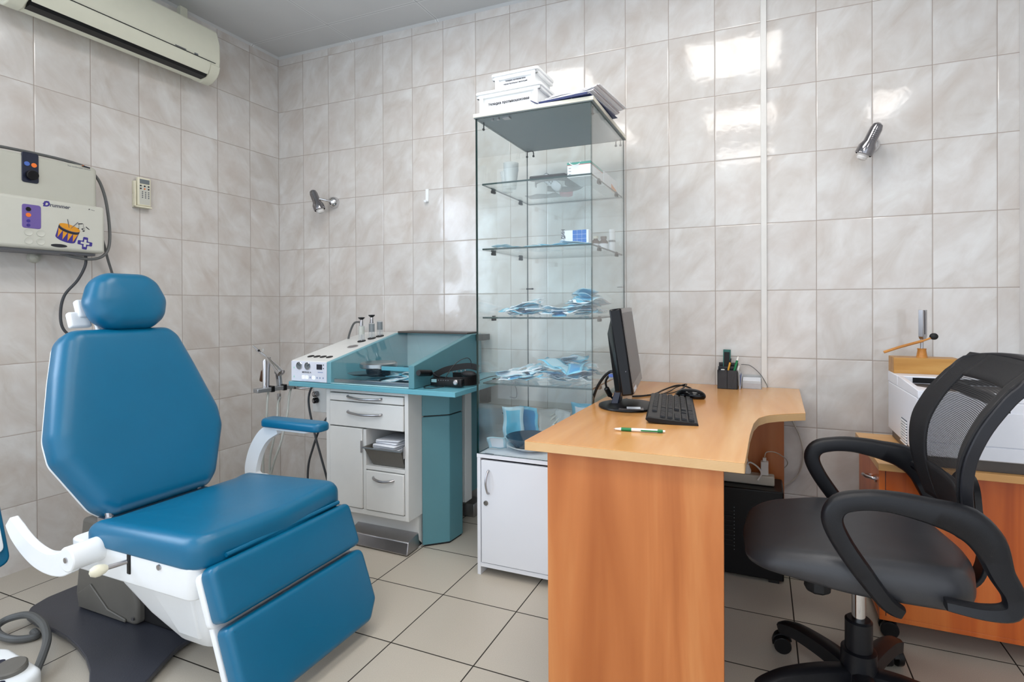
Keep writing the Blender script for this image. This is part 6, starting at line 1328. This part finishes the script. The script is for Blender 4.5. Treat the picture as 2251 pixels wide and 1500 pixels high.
loop = [surf(-0.97, 0.585+0.375*k/10, 0.012) for k in range(11)]+[surf(-0.6, 0.978, 0.016), surf(0, 0.984, 0.016), surf(0.6, 0.978, 0.016)]+[surf(0.97, 0.96-0.375*k/10, 0.012) for k in range(11)]
b.sweep(loop, [(-0.014, -0.010), (0.014, -0.010), (0.012, 0.016), (-0.012, 0.016)], up=(1, 0, 0), smooth=3); build('back_frame', b, 'nylon_grey', R_, bevel=0.003)
b = MB(); b.sweep([surf(-0.95, 0.895, 0.022), surf(-0.5, 0.885, 0.03), surf(0, 0.882, 0.034), surf(0.5, 0.885, 0.03), surf(0.95, 0.895, 0.022)], [(-0.014, -0.004), (0.014, -0.004), (0.014, 0.006), (-0.014, 0.006)], up=(1, 0, 0), smooth=5); build('top_bar', b, 'nylon', R_)
b = MB()
P, F = sheet(-0.80, 0.80, 0.580, 0.66, 0.02, 10, 6); b.add(P, F); b.sweep([surf(-0.55, 0.61, 0.035), surf(-0.3, 0.655, 0.045), surf(0.0, 0.668, 0.05), surf(0.3, 0.655, 0.045), surf(0.55, 0.61, 0.035)], [(-0.010, -0.004), (0.010, -0.004), (0.010, 0.006), (-0.010, 0.006)], up=(1, 0, 0), smooth=5)
build('lumbar_plate', b, 'nylon', R_, solid=0.006)
b = MB(); b.sweep([(3.25, CY, 0.378), (3.38, CY, 0.380), (3.455, CY, 0.400), (3.480, CY, 0.47), (3.465, CY, 0.60)], [(-0.03, -0.006), (0.03, -0.006), (0.03, 0.006), (-0.03, 0.006)], up=(0, 0, 1), smooth=6); build('back_stem', b, 'nylon', R_, bevel=0.003)
# loop arms
def office_arm(y, s):
    yt = y
    top = [(3.250, yt+0.028*s, 0.402), (3.215, yt+0.010*s, 0.428), (3.165, yt, 0.495), (3.122, yt, 0.560), (3.102, yt, 0.612), (3.118, yt, 0.648), (3.165, yt, 0.664), (3.225, yt, 0.668), (3.30, yt, 0.658), (3.366, yt, 0.640), (3.406, yt, 0.600), (3.428, yt, 0.540), (3.450, yt, 0.495), (3.444, yt, 0.460), (3.400, yt+0.01*s, 0.444), (3.335, yt+0.028*s, 0.440)]
    wd = [0.026, 0.036, 0.043, 0.045, 0.047, 0.047, 0.045, 0.048, 0.058, 0.074, 0.068, 0.050, 0.043, 0.036, 0.028, 0.022]
    pts, w = spline([Vector(p) for p in top], 5, wd); rings = []
    for i, p in enumerate(pts):
        t_ = (pts[min(i+1, len(pts)-1)]-pts[max(i-1, 0)]).normalized(); n_ = Vector((-t_.z, 0, t_.x)).normalized(); h = w[i]/2; k = 0.021
        # outward side of the loop carries a soft arm-pad edge
        sec = [(-k, h*0.55), (-k*0.7, h*0.9), (0, h*1.05), (k*0.7, h*0.9), (k, h*0.55), (k*0.75, -h*0.8), (k*0.3, -h), (-k*0.3, -h), (-k*0.75, -h*0.8)]
        rings.append([tuple(p+Vector((0, a_, 0))-n_*(-c_)*1.0) for a_, c_ in sec])
    b = MB(); b.loft(rings); return build('loop_arm', b, 'nylon', R_, smooth=50)
office_arm(-1.150, 1); office_arm(-0.608, -1)
for yy_, sg_ in ((-1.150, 1), (-0.608, -1)):
    b = MB(); b.tube([(3.385, yy_, 0.628), (3.400, yy_+0.03*sg_, 0.622), (3.410, yy_+0.085*sg_, 0.615)], 0.018); build('arm_back_link', b, 'nylon', R_)
